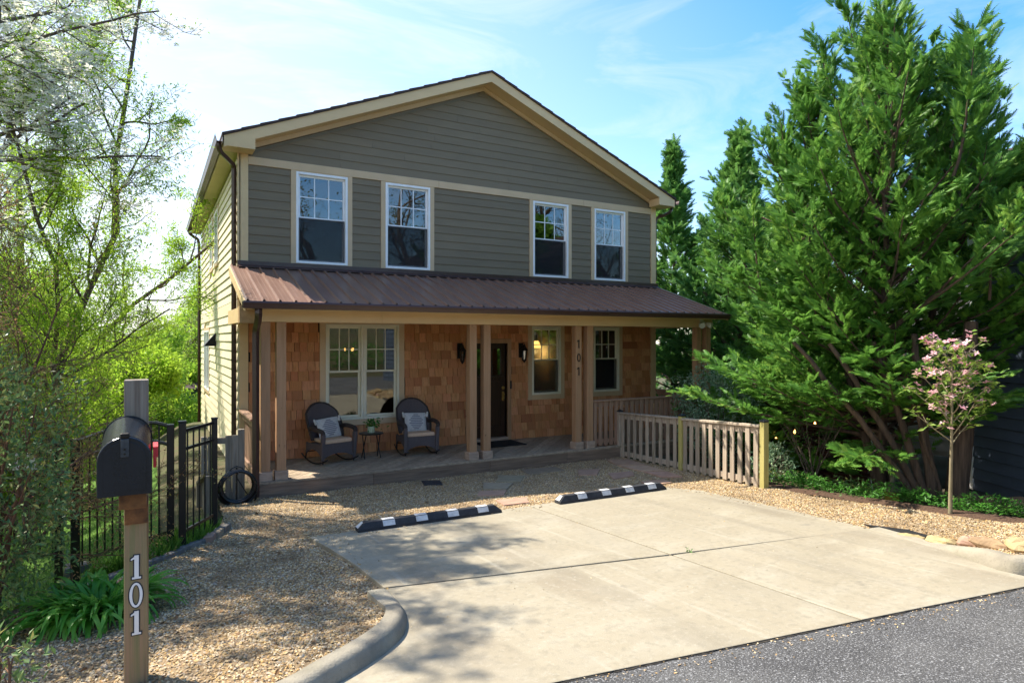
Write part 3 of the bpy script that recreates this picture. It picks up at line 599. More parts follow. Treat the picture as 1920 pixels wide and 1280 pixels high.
front_wall = mb.build('front_wall', M['siding'], house)
siding(front_wall, 'front', 0, 9.362, 3.53, 5.25, [(a - TRW, b + TRW, c - .02, d + .10) for a, b, c, d in UPW], .160, M['siding'])
gable = MB().prism([(XL + .3, .0185, 5.46), (XR - .3, .0185, 5.46), (PK, .0185, 7.2)], [(XL + .3, .0215, 5.46), (XR - .3, .0215, 5.46), (PK, .0215, 7.2)]).build('gable', M['siding'], house)
siding(gable, 'front', 0, 9.36, 5.395, 7.6, [], .160, M['siding'], gable=True)
mb = MB()
for q_ in holes_rects(.2, DEP - .1, -1.8, 5.3, SWIN): mb.box(XL + .0185, XL + .0215, q_[0], q_[1], q_[2], q_[3])
side_wall = mb.build('side_wall', M['side'], house)
siding(side_wall, 'left', .02, DEP - .1, -1.85, 2.62, [(a - .1, b + .1, c - .1, d + .1) for a, b, c, d in SWIN], .172, M['side'])
siding(side_wall, 'left', .02, DEP - .1, 2.85, 5.40, [(a - .1, b + .1, c - .1, d + .1) for a, b, c, d in SWIN], .172, M['side'])
mb = MB(); sd(mb, .0, DEP - .1, -.01, .026, 2.62, 2.848); mb.build('band_board', M['side'], side_wall)
# frieze, corner boards
xs_ = [0.002, 3.65, 7.3, 9.36]
for a, b in zip(xs_, xs_[1:]): MB().box(a + .001, b - .001, -.034, .018, 5.252, 5.392).build('frieze_board', M['trim'], house, bevel=.003)
for a, b in ((XL, 0), (9.362, XR)):
    MB().box(a, b, -.036, .02, 3.532, 5.43).build('corner_board', M['trimlt'], house, bevel=.003)
    MB().box(a, b, -.036, .02, ZD - .3, 2.60).build('corner_board', M['trimlt'], house, bevel=.003)
mb = MB(); sd(mb, -.036, .018, -.02, .03, 2.86, 5.43); mb.build('corner_board', M['trimlt'], house)
# roof, rake, soffits
OH = .40; XE0, XE1 = -.43, 9.80
def ridge_z(x, base): return base + SL * (x - XE0) if x <= PK else base + SL * (XE1 - x)
roof = link(bpy.data.objects.new('roof', None), house, (PK, 4.5, 7))
for s_, (a, b) in (('l', (XE0 - .03, PK)), ('r', (PK, XE1 + .03))):
    zf = lambda x: 5.625 + SL * ((x - XE0) if x <= PK else (XE1 - x))
    nC = 17
    for k in range(nC):                                    # shingle courses stepping up the slope
        u0, u1 = a + (b - a) * k / nC, a + (b - a) * (k + 1) / nC
        if s_ == 'l': e0, e1 = .012, -.004
        else: e0, e1 = -.004, .012
        z0, z1 = zf(u0) - .0, zf(u1) - .0
        if abs(u0 - PK) < 1e-6: z0 = zf(PK)
        y0, y1 = -OH - .03, DEP + .35
        MB().prism([(u0, y0, z0 - .03), (u1, y0, z1 - .03), (u1, y1, z1 - .03), (u0, y1, z0 - .03)],
                   [(u0, y0, z0 + .012 + e0), (u1, y0, z1 + .012 + e1), (u1, y1, z1 + .012 + e1), (u0, y1, z0 + .012 + e0)]).build('shingle_course', M['roofshingle'], roof)
ZR = 5.595                                                 # underside of the roof deck at the eave
for s_, x0 in ((1, XE0), (-1, XE1)):
    mb = MB()
    def q(x, y, dz): return (x, y, ZR + SL * abs(x - x0) + dz)
    mb.prism([q(x0, -OH, -.195), q(PK, -OH, -.195), q(PK, -OH + .03, -.195), q(x0, -OH + .03, -.195)][::s_],
             [q(x0, -OH, -.002), q(PK, -OH, -.002), q(PK, -OH + .03, -.002), q(x0, -OH + .03, -.002)][::s_])
    mb.build('rake_board', M['trimlt'], house)
    mb = MB(); x1 = x0 + s_ * .30
    mb.prism([q(x1, -OH + .031, -.17), q(PK, -OH + .031, -.17), q(PK, -.037, -.17), q(x1, -.037, -.17)][::s_], [q(x1, -OH + .031, -.15), q(PK, -OH + .031, -.15), q(PK, -.037, -.15), q(x1, -.037, -.15)][::s_])
    mb.build('rake_soffit', M['trimlt'], house)
    mb = MB()
    mb.prism([q(x1, -.036, -.26), q(PK, -.036, -.26), q(PK, .015, -.26), q(x1, .015, -.26)][::s_], [q(x1, -.036, -.172), q(PK, -.036, -.172), q(PK, .015, -.172), q(x1, .015, -.172)][::s_])
    mb.build('rake_frieze', M['trim'], house)
    # boxed return at the eave
    xi = XL + .22 if s_ == 1 else XR - .22
    b0, t0, t1 = 5.425, ZR + .0 - .004, ZR + SL * abs(xi - x0) - .195
    lo, hi = (x0, xi) if s_ == 1 else (xi, x0); ta, tb = (t0, max(t1, t0)) if s_ == 1 else (max(t1, t0), t0)
    MB().prism([(lo, -OH - .004, b0), (hi, -OH - .004, b0), (hi, -.037, b0), (lo, -.037, b0)], [(lo, -OH - .004, min(ta, 5.6)), (hi, -OH - .004, min(tb, 5.6)), (hi, -.037, min(tb, 5.6)), (lo, -.037, min(ta, 5.6))]).build('eave_return', M['trimlt'], house)
    # side eave soffit and fascia
    lo, hi = (x0, XL - .0) if s_ == 1 else (XR, x0)
    MB().box(lo + .002, hi, -.036, DEP + .3, 5.428, 5.446).build('eave_soffit', M['soffit'], house)
    xa, xb = (x0, x0 + .025) if s_ == 1 else (x0 - .025, x0)
    MB().box(xa, xb, -.037, DEP + .3, 5.447, 5.60).build('eave_fascia', M['trimlt'], house)
    # gutter
    GX = x0 - s_ * .07
    prof = [(-.065, .115), (-.075, .09), (-.06, .06), (-.045, 0), (.055, 0), (.055, .11), (.048, .11), (.048, .008), (-.038, .008), (-.05, .06), (-.064, .095), (-.06, .115)]
    pr = [(GX + s_ * u, z + 5.475) for u, z in prof]
    if s_ == -1: pr = pr[::-1]
    MB().prism([(u, -OH - .02, z) for u, z in pr], [(u, DEP + .3, z) for u, z in pr]).build('gutter', M['gutter'], house)
# the left downspouts
def spout(pts, wd=.075, name='downspout'):
    mb = MB(); pts = dens(pts, 4); mb.tube([Vector(p) for p in pts], wd * .62, n=4); return mb.build(name, M['gutter'], house, bevel=.008)
spout([(-.50, -.30, 5.50), (-.50, -.30, 5.42), (-.46, -.24, 5.34), (-.34, -.12, 5.27), (-.235, .04, 5.20), (-.225, .06, 5.0), (-.225, .06, 4.4), (-.225, .06, 3.6), (-.225, .06, 2.0), (-.225, .06, .5), (-.225, .06, -.5)])
spout([(-.50, 9.7, 5.50), (-.48, 9.7, 5.38), (-.36, 9.7, 5.28), (-.24, 9.7, 5.15), (-.225, 9.7, 4.5), (-.225, 9.7, 2), (-.225, 9.7, -1.2)])
spout([(9.88, -.2, 5.48), (9.86, -.2, 5.36), (9.74, -.1, 5.26), (9.6, .05, 5.15), (9.585, .06, 4.6), (9.585, .06, 3.6)])
# cable and light on the side wall
MB().tube([(-.19, .55, 5.35), (-.19, .62, 5.05), (-.185, .75, 4.5), (-.19, .72, 3.6), (-.185, .66, 2.4), (-.19, .68, 1.2), (-.185, .8, .2), (-.185, .8, -.8)], .009, n=6).build('cable', M['capblack'], house)
MB().prism([(-.44, 4.3, 1.98), (-.17, 4.3, 1.98), (-.17, 4.75, 1.98), (-.44, 4.75, 1.98)], [(-.18, 4.48, 2.28), (-.17, 4.48, 2.28), (-.17, 4.57, 2.28), (-.18, 4.57, 2.28)]).build('side_light', M['bronze'], house)

def window(kind, u0, u1, z0, z1, vm, trim=(.09, .09, 0, .10), cols=3, o=0, up=True, trm='trim', scr=True):
    B = face(kind); mb = MB(); fwd = .045
    B(mb, u0, u0 + fwd, -.10, .035, z0, z1); B(mb, u1 - fwd, u1, -.10, .035, z0, z1); B(mb, u0 + fwd, u1 - fwd, -.10, .035, z0, z0 + fwd); B(mb, u0 + fwd, u1 - fwd, -.10, .035, z1 - fwd, z1)
    w = mb.build('window', vm, house, bevel=.004)
    zm = z0 + (z1 - z0) * .505; s = .038; a, b = u0 + fwd, u1 - fwd
    for (za, zb, oo) in ((zm - .02, z1 - fwd, -.022), (z0 + fwd, zm + .018, -.052)):
        mb = MB(); B(mb, a, a + s, oo - .03, oo, za, zb); B(mb, b - s, b, oo - .03, oo, za, zb); B(mb, a + s, b - s, oo - .03, oo, za, za + s); B(mb, a + s, b - s, oo - .03, oo, zb - s, zb)
        mb.build('sash', vm, w, bevel=.003)
    ua, ub = a + s, b - s; za, zb = zm - .02 + s, z1 - fwd - s; cw = (ub - ua) / cols; ch = (zb - za) / 2; g = glass = M['glassup'] if up else M['glass']
    mb = MB()
    for i in range(1, cols): B(mb, ua + i * cw - .009, ua + i * cw + .009, -.047, -.030, za, zb)
    for i in range(cols): B(mb, ua + i * cw + (.009 if i else 0), ua + (i + 1) * cw - (.009 if i < cols - 1 else 0), -.047, -.030, za + ch - .009, za + ch + .009)
    mb.build('muntin', vm, w)
    for i in range(cols):
        for j in range(2):
            mb = MB(); B(mb, ua + i * cw + .002, ua + (i + 1) * cw - .002, -.041, -.037, za + j * ch + .002, za + (j + 1) * ch - .002); mb.build('pane', g, w)
    mb = MB(); B(mb, ua, ub, -.071, -.067, z0 + fwd + s, zm + .018 - s); mb.build('pane', g, w)
    if scr:
        mb = MB(); B(mb, a + .004, b - .004, -.018, -.017, z0 + fwd + .002, zm - .004); mb.build('insect_screen', M['screen'], w)
    l, r, bt, tp = trim; T = M[trm]
    if l: mb = MB(); B(mb, u0 - l, u0 - .001, -.02, .03, z0 - bt, z1 + tp); mb.build('trim_board', T, w, bevel=.003)
    if r: mb = MB(); B(mb, u1 + .001, u1 + r, -.02, .03, z0 - bt, z1 + tp); mb.build('trim_board', T, w, bevel=.003)
    if tp: mb = MB(); B(mb, u0, u1, -.02, .028, z1 + .001, z1 + tp); mb.build('trim_board', T, w, bevel=.003)
    if bt: mb = MB(); B(mb, u0, u1, -.02, .028, z0 - bt, z0 - .001); mb.build('trim_board', T, w, bevel=.003)
    return w
for a, b, c, d in UPW: window('front', a, b, c, d, M['white'], (.09, .09, .008, .10))
window('front', 1.36, 2.079, .60, 2.43, M['cream'], (.11, 0, .11, .10), 3, up=False, scr=False)
window('front', 2.081, 2.80, .60, 2.43, M['cream'], (0, .11, .11, .10), 3, up=False, scr=False)
window('front', 5.895, 6.665, .90, 2.43, M['cream'], (.10, .10, .11, .10), 3, up=False)
window('front', 7.60, 8.36, .90, 2.43, M['cream'], (.10, .10, .11, .10), 3, up=False)
for a, b, c, d in SWIN[:2]: window('left', a, b, c, d, M['white'], (.08, .08, .08, .08), 2, scr=False)
window('left', 6.45, 7.32, .75, 2.38, M['white'], (.08, 0, .08, .08), 2, scr=False); window('left', 7.33, 8.2, .75, 2.38, M['white'], (0, .08, .08, .08), 2, scr=False)
# curtains seen through the glass
def curtain(x0, x1, z0, z1, y=.30):
    n = 24; v = []; 
    for i in range(n + 1):
        x = x0 + (x1 - x0) * i / n; yy = y + .03 * math.sin(i * 2.1); v += [(x, yy, z0), (x, yy, z1), (x, yy + .006, z0), (x, yy + .006, z1)]
    f = []
    for i in range(n): k = 4 * i; f += [(k, k + 4, k + 5, k + 1), (k + 2, k + 3, k + 7, k + 6)]
    MB().add(v, f).build('curtain', M['curtain'], house, smooth=True)
curtain(8.25, 8.50, 3.5, 5.2); curtain(.86, .95, 3.5, 5.2)

# cedar shingles of the porch wall
mb = MB()
for q_ in holes_rects(.01, 9.35, ZD, 2.6, LOW + [DOOR]): mb.box(q_[0], q_[1], .012, .0215, q_[2], q_[3])
porch_wall = mb.build('porch_wall', M['dark'], house)
H = [(1.36 - .11, 2.80 + .11, .60 - .11, 2.53), (5.795, 6.765, .79, 2.53), (7.50, 8.46, .79, 2.53), (4.27, 5.365, ZD - .1, 2.15)]
shl = []; exp = .178; z = ZD + .005; row = 0
while z < 2.56:
    u = .005 - random.uniform(0, .2); h = min(exp, 2.6 - z)
    while u < 9.355:
        w = random.choice([.10, .13, .15, .17, .19, .22, .25]); a, b = max(u, .005), min(u + w, 9.355); segs = [(a, b)]
        for hh in H:
            if hh[2] < z + h - .02 and hh[3] > z + .02:
                ns = []
                for s_ in segs:
                    if hh[1] <= s_[0] or hh[0] >= s_[1]: ns.append(s_)
                    else:
                        if s_[0] < hh[0]: ns.append((s_[0], hh[0]))
                        if s_[1] > hh[1]: ns.append((hh[1], s_[1]))
                segs = ns
        for s_ in segs:
            if s_[1] - s_[0] > .03: shl.append((s_[0] + .0035, s_[1] - .0035, z - random.uniform(0, .011), h + .0))
        for hh in H:
            x0, x1 = max(a, hh[0]), min(b, hh[1])
            if hh[2] < z + h - .02 and hh[3] > z + .02 and x1 - x0 > .03:
                if hh[2] > z + .015: shl.append((x0 + .0025, x1 - .0025, z, hh[2] - z - .004))
                if hh[3] < z + h - .015: shl.append((x0 + .0025, x1 - .0025, hh[3] + .003, z + h - hh[3] - .003))
        u += w
    z += exp; row += 1
def shingle(mb, a, b, z, h, t):
    return mb.add([(a, -t, z), (b, -t, z), (b, -.006, z + h + .005), (a, -.006, z + h + .005), (a, .011, z), (b, .011, z), (b, .011, z + h), (a, .011, z + h)],
                  [(0, 1, 2, 3), (0, 4, 5, 1), (0, 3, 7, 4), (1, 5, 6, 2), (3, 2, 6, 7)])
shl.sort(key=lambda s: -(s[1] - s[0]) / (12 + s[0] * .5)); mb = MB(); tints = []
for i, (a, b, z, h) in enumerate(shl):
    t = random.uniform(.020, .036)
    if i < 300: shingle(MB(), a, b, z, h, t).build('shingle', M['shingle'], porch_wall)
    else: shingle(mb, a, b, z, h, t); tints += [random.random()] * 5
if mb.f:
    o = mb.build('shingle_courses', M['shingle'], porch_wall); o['kind'] = 'stuff'
    at = o.data.attributes.new('tint', 'FLOAT', 'FACE'); at.data.foreach_set('value', tints)

# front door
dj = M['rail']
mb = MB(); mb.box(4.27, 4.36, -.032, .12, ZD, 2.15); mb.box(5.275, 5.365, -.032, .12, ZD, 2.15); mb.box(4.36, 5.275, -.032, .12, 2.055, 2.15); df = mb.build('door_frame', M['post'], house, bevel=.004)
d0, d1, dy = 4.363, 5.272, .075
mb = MB(); st = .115
mb.box(d0, d0 + st, dy, dy + .045, .02, 2.05); mb.box(d1 - st, d1, dy, dy + .045, .02, 2.05)
for z0, z1 in ((.02, .25), (1.22, 1.36), (1.93, 2.05)): mb.box(d0 + st, d1 - st, dy, dy + .045, z0, z1)
for x in (d0 + st + .195, d0 + st + .44): mb.box(x, x + .045, dy + .002, dy + .043, 1.36, 1.93)
mb.box(4.795, 4.84, dy + .002, dy + .043, .25, 1.22); mb.box(d0 + st, d1 - st, dy + .018, dy + .03, .25, 1.22)
door = mb.build('door', M['door'], house, bevel=.004)
MB().box(d0 + .06, d1 - .06, dy - .045, dy - .001, 1.30, 1.335).build('shelf', M['door'], door)
for i in range(8): MB().box(d0 + .13 + i * .08, d0 + .165 + i * .08, dy - .025, dy - .001, 1.27, 1.299).build('dentil', M['door'], door)
for a, b in ((d0 + st, d0 + st + .195), (d0 + st + .24, d0 + st + .44), (d0 + st + .485, d1 - st)): MB().box(a, b, dy + .018, dy + .024, 1.36, 1.93).build('pane', M['lglass'], door)
mb = MB(); mb.lathe([(.034, 0), (.034, .008), (.02, .014)], n=14); kb = mb
o = MB().tube([(5.21, dy - .001, 1.08), (5.21, dy - .02, 1.08)], .036, n=14).tube([(5.21, dy - .02, 1.08), (5.21, dy - .03, 1.08)], .02, n=10).build('deadbolt', M['brass'], door, smooth=True)
o = MB().box(5.185, 5.235, dy - .012, dy - .001, .80, 1.0).tube([(5.21, dy - .012, .97), (5.21, dy - .06, .95), (5.21, dy - .06, .86), (5.21, dy - .012, .82)], .011, n=8).build('handle', M['brass'], door, smooth=True)
MB().box(4.36, 5.275, -.05, .12, ZD, .018).build('door_sill', M['postbase'], house)
MB().box(5.325, 5.362, -.058, -.033, 1.06, 1.24).build('doorbell', M['capblack'], house, bevel=.008)

# carriage lanterns
def lantern(x, z):
    y = -.03
    r = MB().box(x - .055, x + .055, y - .02, y - .0, z - .02, z + .30).build('wall_lantern', M['bronze'], house, bevel=.006)
    cy = y - .15
    MB().tube([(x, y - .02, z + .22), (x, y - .10, z + .30), (x, cy, z + .30), (x, cy, z + .24)], .009, n=6).build('bracket', M['bronze'], r)
    MB().lathe([(.006, .30), (.012, .27), (.03, .25), (.035, .22), (.085, .15), (.09, .135), (.07, .13)], (x, cy, z), 8).build('lantern_roof', M['bronze'], r, smooth=True)
    mb = MB(); 
    for k in range(8):
        a = 2 * math.pi * k / 8; mb.bar((x + .068 * math.cos(a), cy + .068 * math.sin(a), z + .13), (x + .045 * math.cos(a), cy + .045 * math.sin(a), z - .06), .008, .008)
    mb.lathe([(.052, -.075), (.052, -.058), (.03, -.058)], (x, cy, z), 8); mb.lathe([(.01, -.13), (.022, -.11), (.045, -.076), (.02, -.076)], (x, cy, z), 8)
    mb.build('cage', M['bronze'], r)
    MB().lathe([(.042, -.055), (.064, .128), (.060, .128), (.039, -.055)], (x, cy, z), 8).build('lantern_glass', M['lglass'], r)
    MB().lathe([(.012, -.05), (.012, .03), (.02, .05), (.016, .075), (.004, .085)], (x, cy, z), 8).build('lamp_bulb', M['curtain'], r, smooth=True)
lantern(4.115, 1.76); lantern(5.60, 1.76)

# porch floor
deck = MB().box(-.05, 9.62, -1.78, -.02, -.30, -.085).build('porch_deck', M['dark'], house)
def clip(poly, ax, lim, keep_less):
    out = []
    for i in range(len(poly)):
        a, b = poly[i], poly[(i + 1) % len(poly)]; ia = (a[ax] <= lim) == keep_less or a[ax] == lim; ib = (b[ax] <= lim) == keep_less or b[ax] == lim
        if ia: out.append(a)
        if ia != ib: t = (lim - a[ax]) / (b[ax] - a[ax]); out.append((a[0] + t * (b[0] - a[0]), a[1] + t * (b[1] - a[1])))
    return out
u = -2.1; wd = .142
while u < 9.7:
    p = [(u, -1.70), (u + wd * 1.35, -1.70), (u + wd * 1.35 + 1.70, 0.0), (u + 1.70, 0.0)]
    for ax, lim, kl in ((0, -.06, False), (0, 9.62, True)):
        p = clip(p, ax, lim, kl)
        if len(p) < 3: break
    if len(p) >= 3:
        dz = random.uniform(-.002, .002); MB().prism([(x, y, ZD - .03) for x, y in p], [(x, y, ZD + dz) for x, y in p]).build('deck_board', M['deck'], deck)
    u += wd * 1.35 + .009
for a, b in ((-.07, 2.36), (2.364, 4.85), (4.854, 7.3), (7.304, 9.64)):
    MB().box(a, b, -1.845, -1.706, ZD - .034, ZD + .001).build('deck_board', M['deck'], deck, bevel=.004)
for a, b in ((-.07, 1.72), (1.724, 3.9), (3.904, 5.6), (5.604, 7.4), (7.404, 9.64)):
    MB().box(a, b, -1.84, -1.79, ZD - .30, ZD - .036).build('rim_timber', M['rim'], deck, bevel=.006)
MB().box(-.075, -.02, -1.79, -.04, ZD - .30, ZD - .033).build('rim_timber', M['rim'], deck, bevel=.006)

# porch posts in pairs
PW = .143
def digit_one(mb, x, y, z, h, w, t, m=0):
    mb.box(x - .011 * h / .16 * 1.0, x + .011 * h / .16, y - t, y, z, z + h, m)
    mb.prism([(x - .045 * h / .16, y, z + h * .74), (x - .011 * h / .16, y, z + h * .82), (x - .011 * h / .16, y, z + h), (x - .045 * h / .16, y, z + h * .84)][::-1],
             [(x - .045 * h / .16, y - t, z + h * .74), (x - .011 * h / .16, y - t, z + h * .82), (x - .011 * h / .16, y - t, z + h), (x - .045 * h / .16, y - t, z + h * .84)][::-1], m)
def ring(mb, x, y, z, rx, rz, ix, iz, t, m=0, n=28):
    v = []; f = []
    for k in range(n):
        a = 2 * math.pi * k / n; c, s = math.cos(a), math.sin(a)
        v += [(x + rx * c, y - t, z + rz * s), (x + ix * c, y - t, z + iz * s), (x + rx * c, y, z + rz * s), (x + ix * c, y, z + iz * s)]
    for k in range(n):
        a, b = 4 * k, 4 * ((k + 1) % n); f += [(a, b, b + 1, a + 1), (a + 2, b + 2, b, a), (a + 1, b + 1, b + 3, a + 3)]
    mb.add(v, f, m)
for x in (-.035, .20, 3.525, 3.81, 5.86, 6.145, 9.16, 9.455):
    p = MB().box(x, x + PW, -1.765, -1.622, .08, 2.408).build('porch_post', M['post'], house, bevel=.006)
    MB().box(x - .028, x + PW + .028, -1.797, -1.594, ZD + .002, .092).build('post_base', M['postbase'], p, bevel=.005)
    if abs(x - 5.86) < .01:
        cx = x + PW * .5
        mb = MB(); digit_one(mb, cx, -1.765, 1.965, .165, .05, .008); mb.build('numeral', M['num'], p)
        mb = MB(); ring(mb, cx, -1.765, 1.775, .044, .083, .024, .062, .008); mb.build('numeral', M['num'], p)
        mb = MB(); digit_one(mb, cx, -1.765, 1.415, .165, .05, .008) if False else digit_one(mb, cx, -1.765, 1.42, .165, .05, .008); mb.build('numeral', M['num'], p)
# beams and ceiling
for a, b in ((-.09, 1.88), (1.883, 5.9), (5.903, 9.63)): MB().box(a, b, -1.79, -1.60, 2.41, 2.655).build('porch_beam', M['trimlt'], house, bevel=.004)
MB().box(-.34, -.093, -1.80, -1.60, 2.385, 2.645).build('beam_end', mat('raw_beam_end', (.50, .33, .16), (.34, .20, .085), (8, 8, 8), rough=.8, bump=.4, bsc=(20, 20, 60)), house, bevel=.006)
MB().box(-.33, -.16, -1.598, -.04, 2.40, 2.63).build('side_beam', M['trimlt'], house); MB().box(9.45, 9.62, -1.598, -.04, 2.41, 2.63).build('side_beam', M['trimlt'], house)
MB().box(-.15, 9.44, -1.598, -.04, 2.60, 2.63).build('porch_ceiling', M['rail'], house)
# flood light on the beam
fl = MB().box(9.22, 9.32, -1.82, -1.79, 2.50, 2.60).build('flood_light', M['whitep'], house, bevel=.01)
for sx in (-1, 1):
    x = 9.27 + sx * .10; a = Vector((9.27 + sx * .04, -1.83, 2.53)); b = Vector((x, -1.87, 2.48)); c_ = b + Vector((sx * .05, -.10, -.04))
    MB().tube([a, b], .015, n=8).tube([b + (b - c_) * .2, b, b + (c_ - b) * .5, c_], [.03, .045, .062, .066], n=14).build('lamp_head', M['whitep'], fl, smooth=True)

# metal porch roof
EY, EZ, TZ = -2.20, 2.705, 3.432; X0, X1 = -.30, 9.66; npan = 44; pw = (X1 - X0) / npan
proof = MB().prism([(X0 + .01, EY + .01, EZ - .035), (X1 - .01, EY + .01, EZ - .035), (X1 - .01, -.03, TZ - .035), (X0 + .01, -.03, TZ - .035)],
                   [(X0 + .01, EY + .01, EZ - .008), (X1 - .01, EY + .01, EZ - .008), (X1 - .01, -.03, TZ - .008), (X0 + .01, -.03, TZ - .008)]).build('porch_roof', M['rail'], house)
prof = [(0, 0), (.014, .034), (.034, .034), (.048, 0), (.10, 0), (.106, .0015), (.118, .0015), (.124, 0), (.165, 0), (.171, .0015), (.183, .0015), (.189, 0), (1, 0)]
pp = [(min(u, pw) if u < 1 else pw, h) for u, h in prof]
v = []
for (y, z) in ((EY - .03, EZ - .01), (-.02, TZ)):
    for u, h in pp: v.append((u, y, z + h))
    for u, h in pp: v.append((u, y, z + h - .004))
n_ = len(pp); f = [(i, i + 1, 2 * n_ + i + 1, 2 * n_ + i) for i in range(n_ - 1)] + [(n_ + i + 1, n_ + i, 3 * n_ + i, 3 * n_ + i + 1) for i in range(n_ - 1)] + [(i + 1, i, n_ + i, n_ + i + 1) for i in range(n_ - 1)]
pm = MB().add(v, f).mesh('roof_panel', M['metal'])
for k in range(npan): inst('roof_panel', pm, proof, (X0 + k * pw, 0, 0))
MB().box(X0 + .12, X1 - .1, -.06, -.0365, TZ - .02, TZ + .10).build('flashing', M['gutter'], house)
MB().prism([(X0 + .12, -.16, TZ - .02), (X1 - .1, -.16, TZ - .02), (X1 - .1, -.061, TZ + .012), (X0 + .12, -.061, TZ + .012)], [(X0 + .12, -.16, TZ - .012), (X1 - .1, -.16, TZ - .012), (X1 - .1, -.061, TZ + .03), (X0 + .12, -.061, TZ + .03)]).build('flashing', M['gutter'], house)
for xx in (X0 - .02, X1):                                         # white rake trim on the porch roof ends
    MB().prism([(xx, EY, EZ - .15), (xx + .02, EY, EZ - .15), (xx + .02, -.04, TZ - .16), (xx, -.04, TZ - .16)], [(xx, EY, EZ - .006), (xx + .02, EY, EZ - .006), (xx + .02, -.04, TZ - .006), (xx, -.04, TZ - .006)]).build('rake_trim', M['trimlt'], house)
MB().box(X0 + .02, X1 - .02, EY, EY + .02, EZ - .13, EZ - .036).build('porch_fascia', M['trimlt'], house)
MB().box(X0 + .02, X1 - .02, EY + .022, -1.80, EZ - .10, EZ - .088).build('porch_soffit', M['trimlt'], house)
prof = [(-.075, .105), (-.085, .08), (-.07, .05), (-.05, 0), (.05, 0), (.05, .10), (.044, .10), (.044, .008), (-.044, .008), (-.06, .05), (-.075, .08), (-.07, .105)]
pr = [(EY - .052 + u, 2.592 + z) for u, z in prof]
MB().prism([(X0 - .05, y, z) for y, z in pr][::-1], [(X1 + .04, y, z) for y, z in pr][::-1]).build('gutter', M['gutter'], house)
spout([(-.13, EY - .04, 2.60), (-.13, EY - .04, 2.50), (-.12, -2.10, 2.40), (-.115, -1.90, 2.30), (-.115, -1.845, 2.15), (-.115, -1.845, 1.4), (-.115, -1.845, .5), (-.115, -1.845, -.26)], .085)

# porch railing (front right, right end)
def railing(x0, y0, x1, y1, nb):
    a = Vector((x0, y0, 0)); b = Vector((x1, y1, 0)); d = (b - a).normalized(); nrm = Vector((d.y, -d.x, 0))
    r = MB().bar(a + Vector((0, 0, .885)), b + Vector((0, 0, .885)), .13, .035).build('porch_railing', M['rail'], house, bevel=.004)
    MB().bar(a + Vector((0, 0, .81)), b + Vector((0, 0, .81)), .04, .09).build('rail', M['rail'], r)
    MB().bar(a + Vector((0, 0, .06)), b + Vector((0, 0, .06)), .04, .09).build('rail', M['rail'], r)
    for i in range(nb):
        p = a + (b - a) * ((i + .5) / nb) + nrm * .032
        MB().bar(p + Vector((0, 0, -.03)), p + Vector((0, 0, .862)), .085, .02, up=nrm).build('baluster', M['rail'], r)
railing(6.29, -1.70, 9.155, -1.70, 21); railing(9.54, -1.60, 9.54, -.05, 11); railing(-.10, -1.60, -.10, -.05, 11)

# lamps inside
lamp = thing('interior_lamp', (7.0, 1.6, 1.7), 'small lit lamp glowing orange behind the porch window beside the door', 'lamp')
MB().lathe([(.06, 0), (.14, -.18)], (7.0, 1.6, 2.10), 16).build('lamp_shade', M['glow'], lamp, smooth=True)
MB().box(6.98, 7.02, 1.58, 1.62, 2.1, 2.25).build('lamp_stem', M['bronze'], lamp)
pl_ = bpy.data.lights.new('lamp_light', 'POINT'); pl_.energy = 9; pl_.color = (1, .6, .25); pl_.shadow_soft_size = .05
po = bpy.data.objects.new('lamp_light', pl_); COL.objects.link(po); po.location = (7.0, 1.6, 1.82)
ch = thing('chandelier', (2.5, 2.0, 1.9), 'chandelier with glowing bulbs seen through the left porch window', 'chandelier')
mb = MB().tube([(2.5, 2.0, 2.6), (2.5, 2.0, 1.85)], .012, n=6)
for k in range(5):
    a = k * 1.257 + .3; x, y = 2.5 + .24 * math.cos(a), 2.0 + .24 * math.sin(a)
    mb.tube([(2.5, 2.0, 1.87), (2.5 + .13 * math.cos(a), 2.0 + .13 * math.sin(a), 1.80), (x, y, 1.84), (x, y, 1.88)], .008, n=5)
mb.build('arms', M['bronze'], ch)
for k in range(5):
    a = k * 1.257 + .3; MB().lathe([(.012, 0), (.022, .02), (.016, .045), (.003, .06)], (2.5 + .24 * math.cos(a), 2.0 + .24 * math.sin(a), 1.885), 8).build('bulb', M['bulb'], ch, smooth=True)

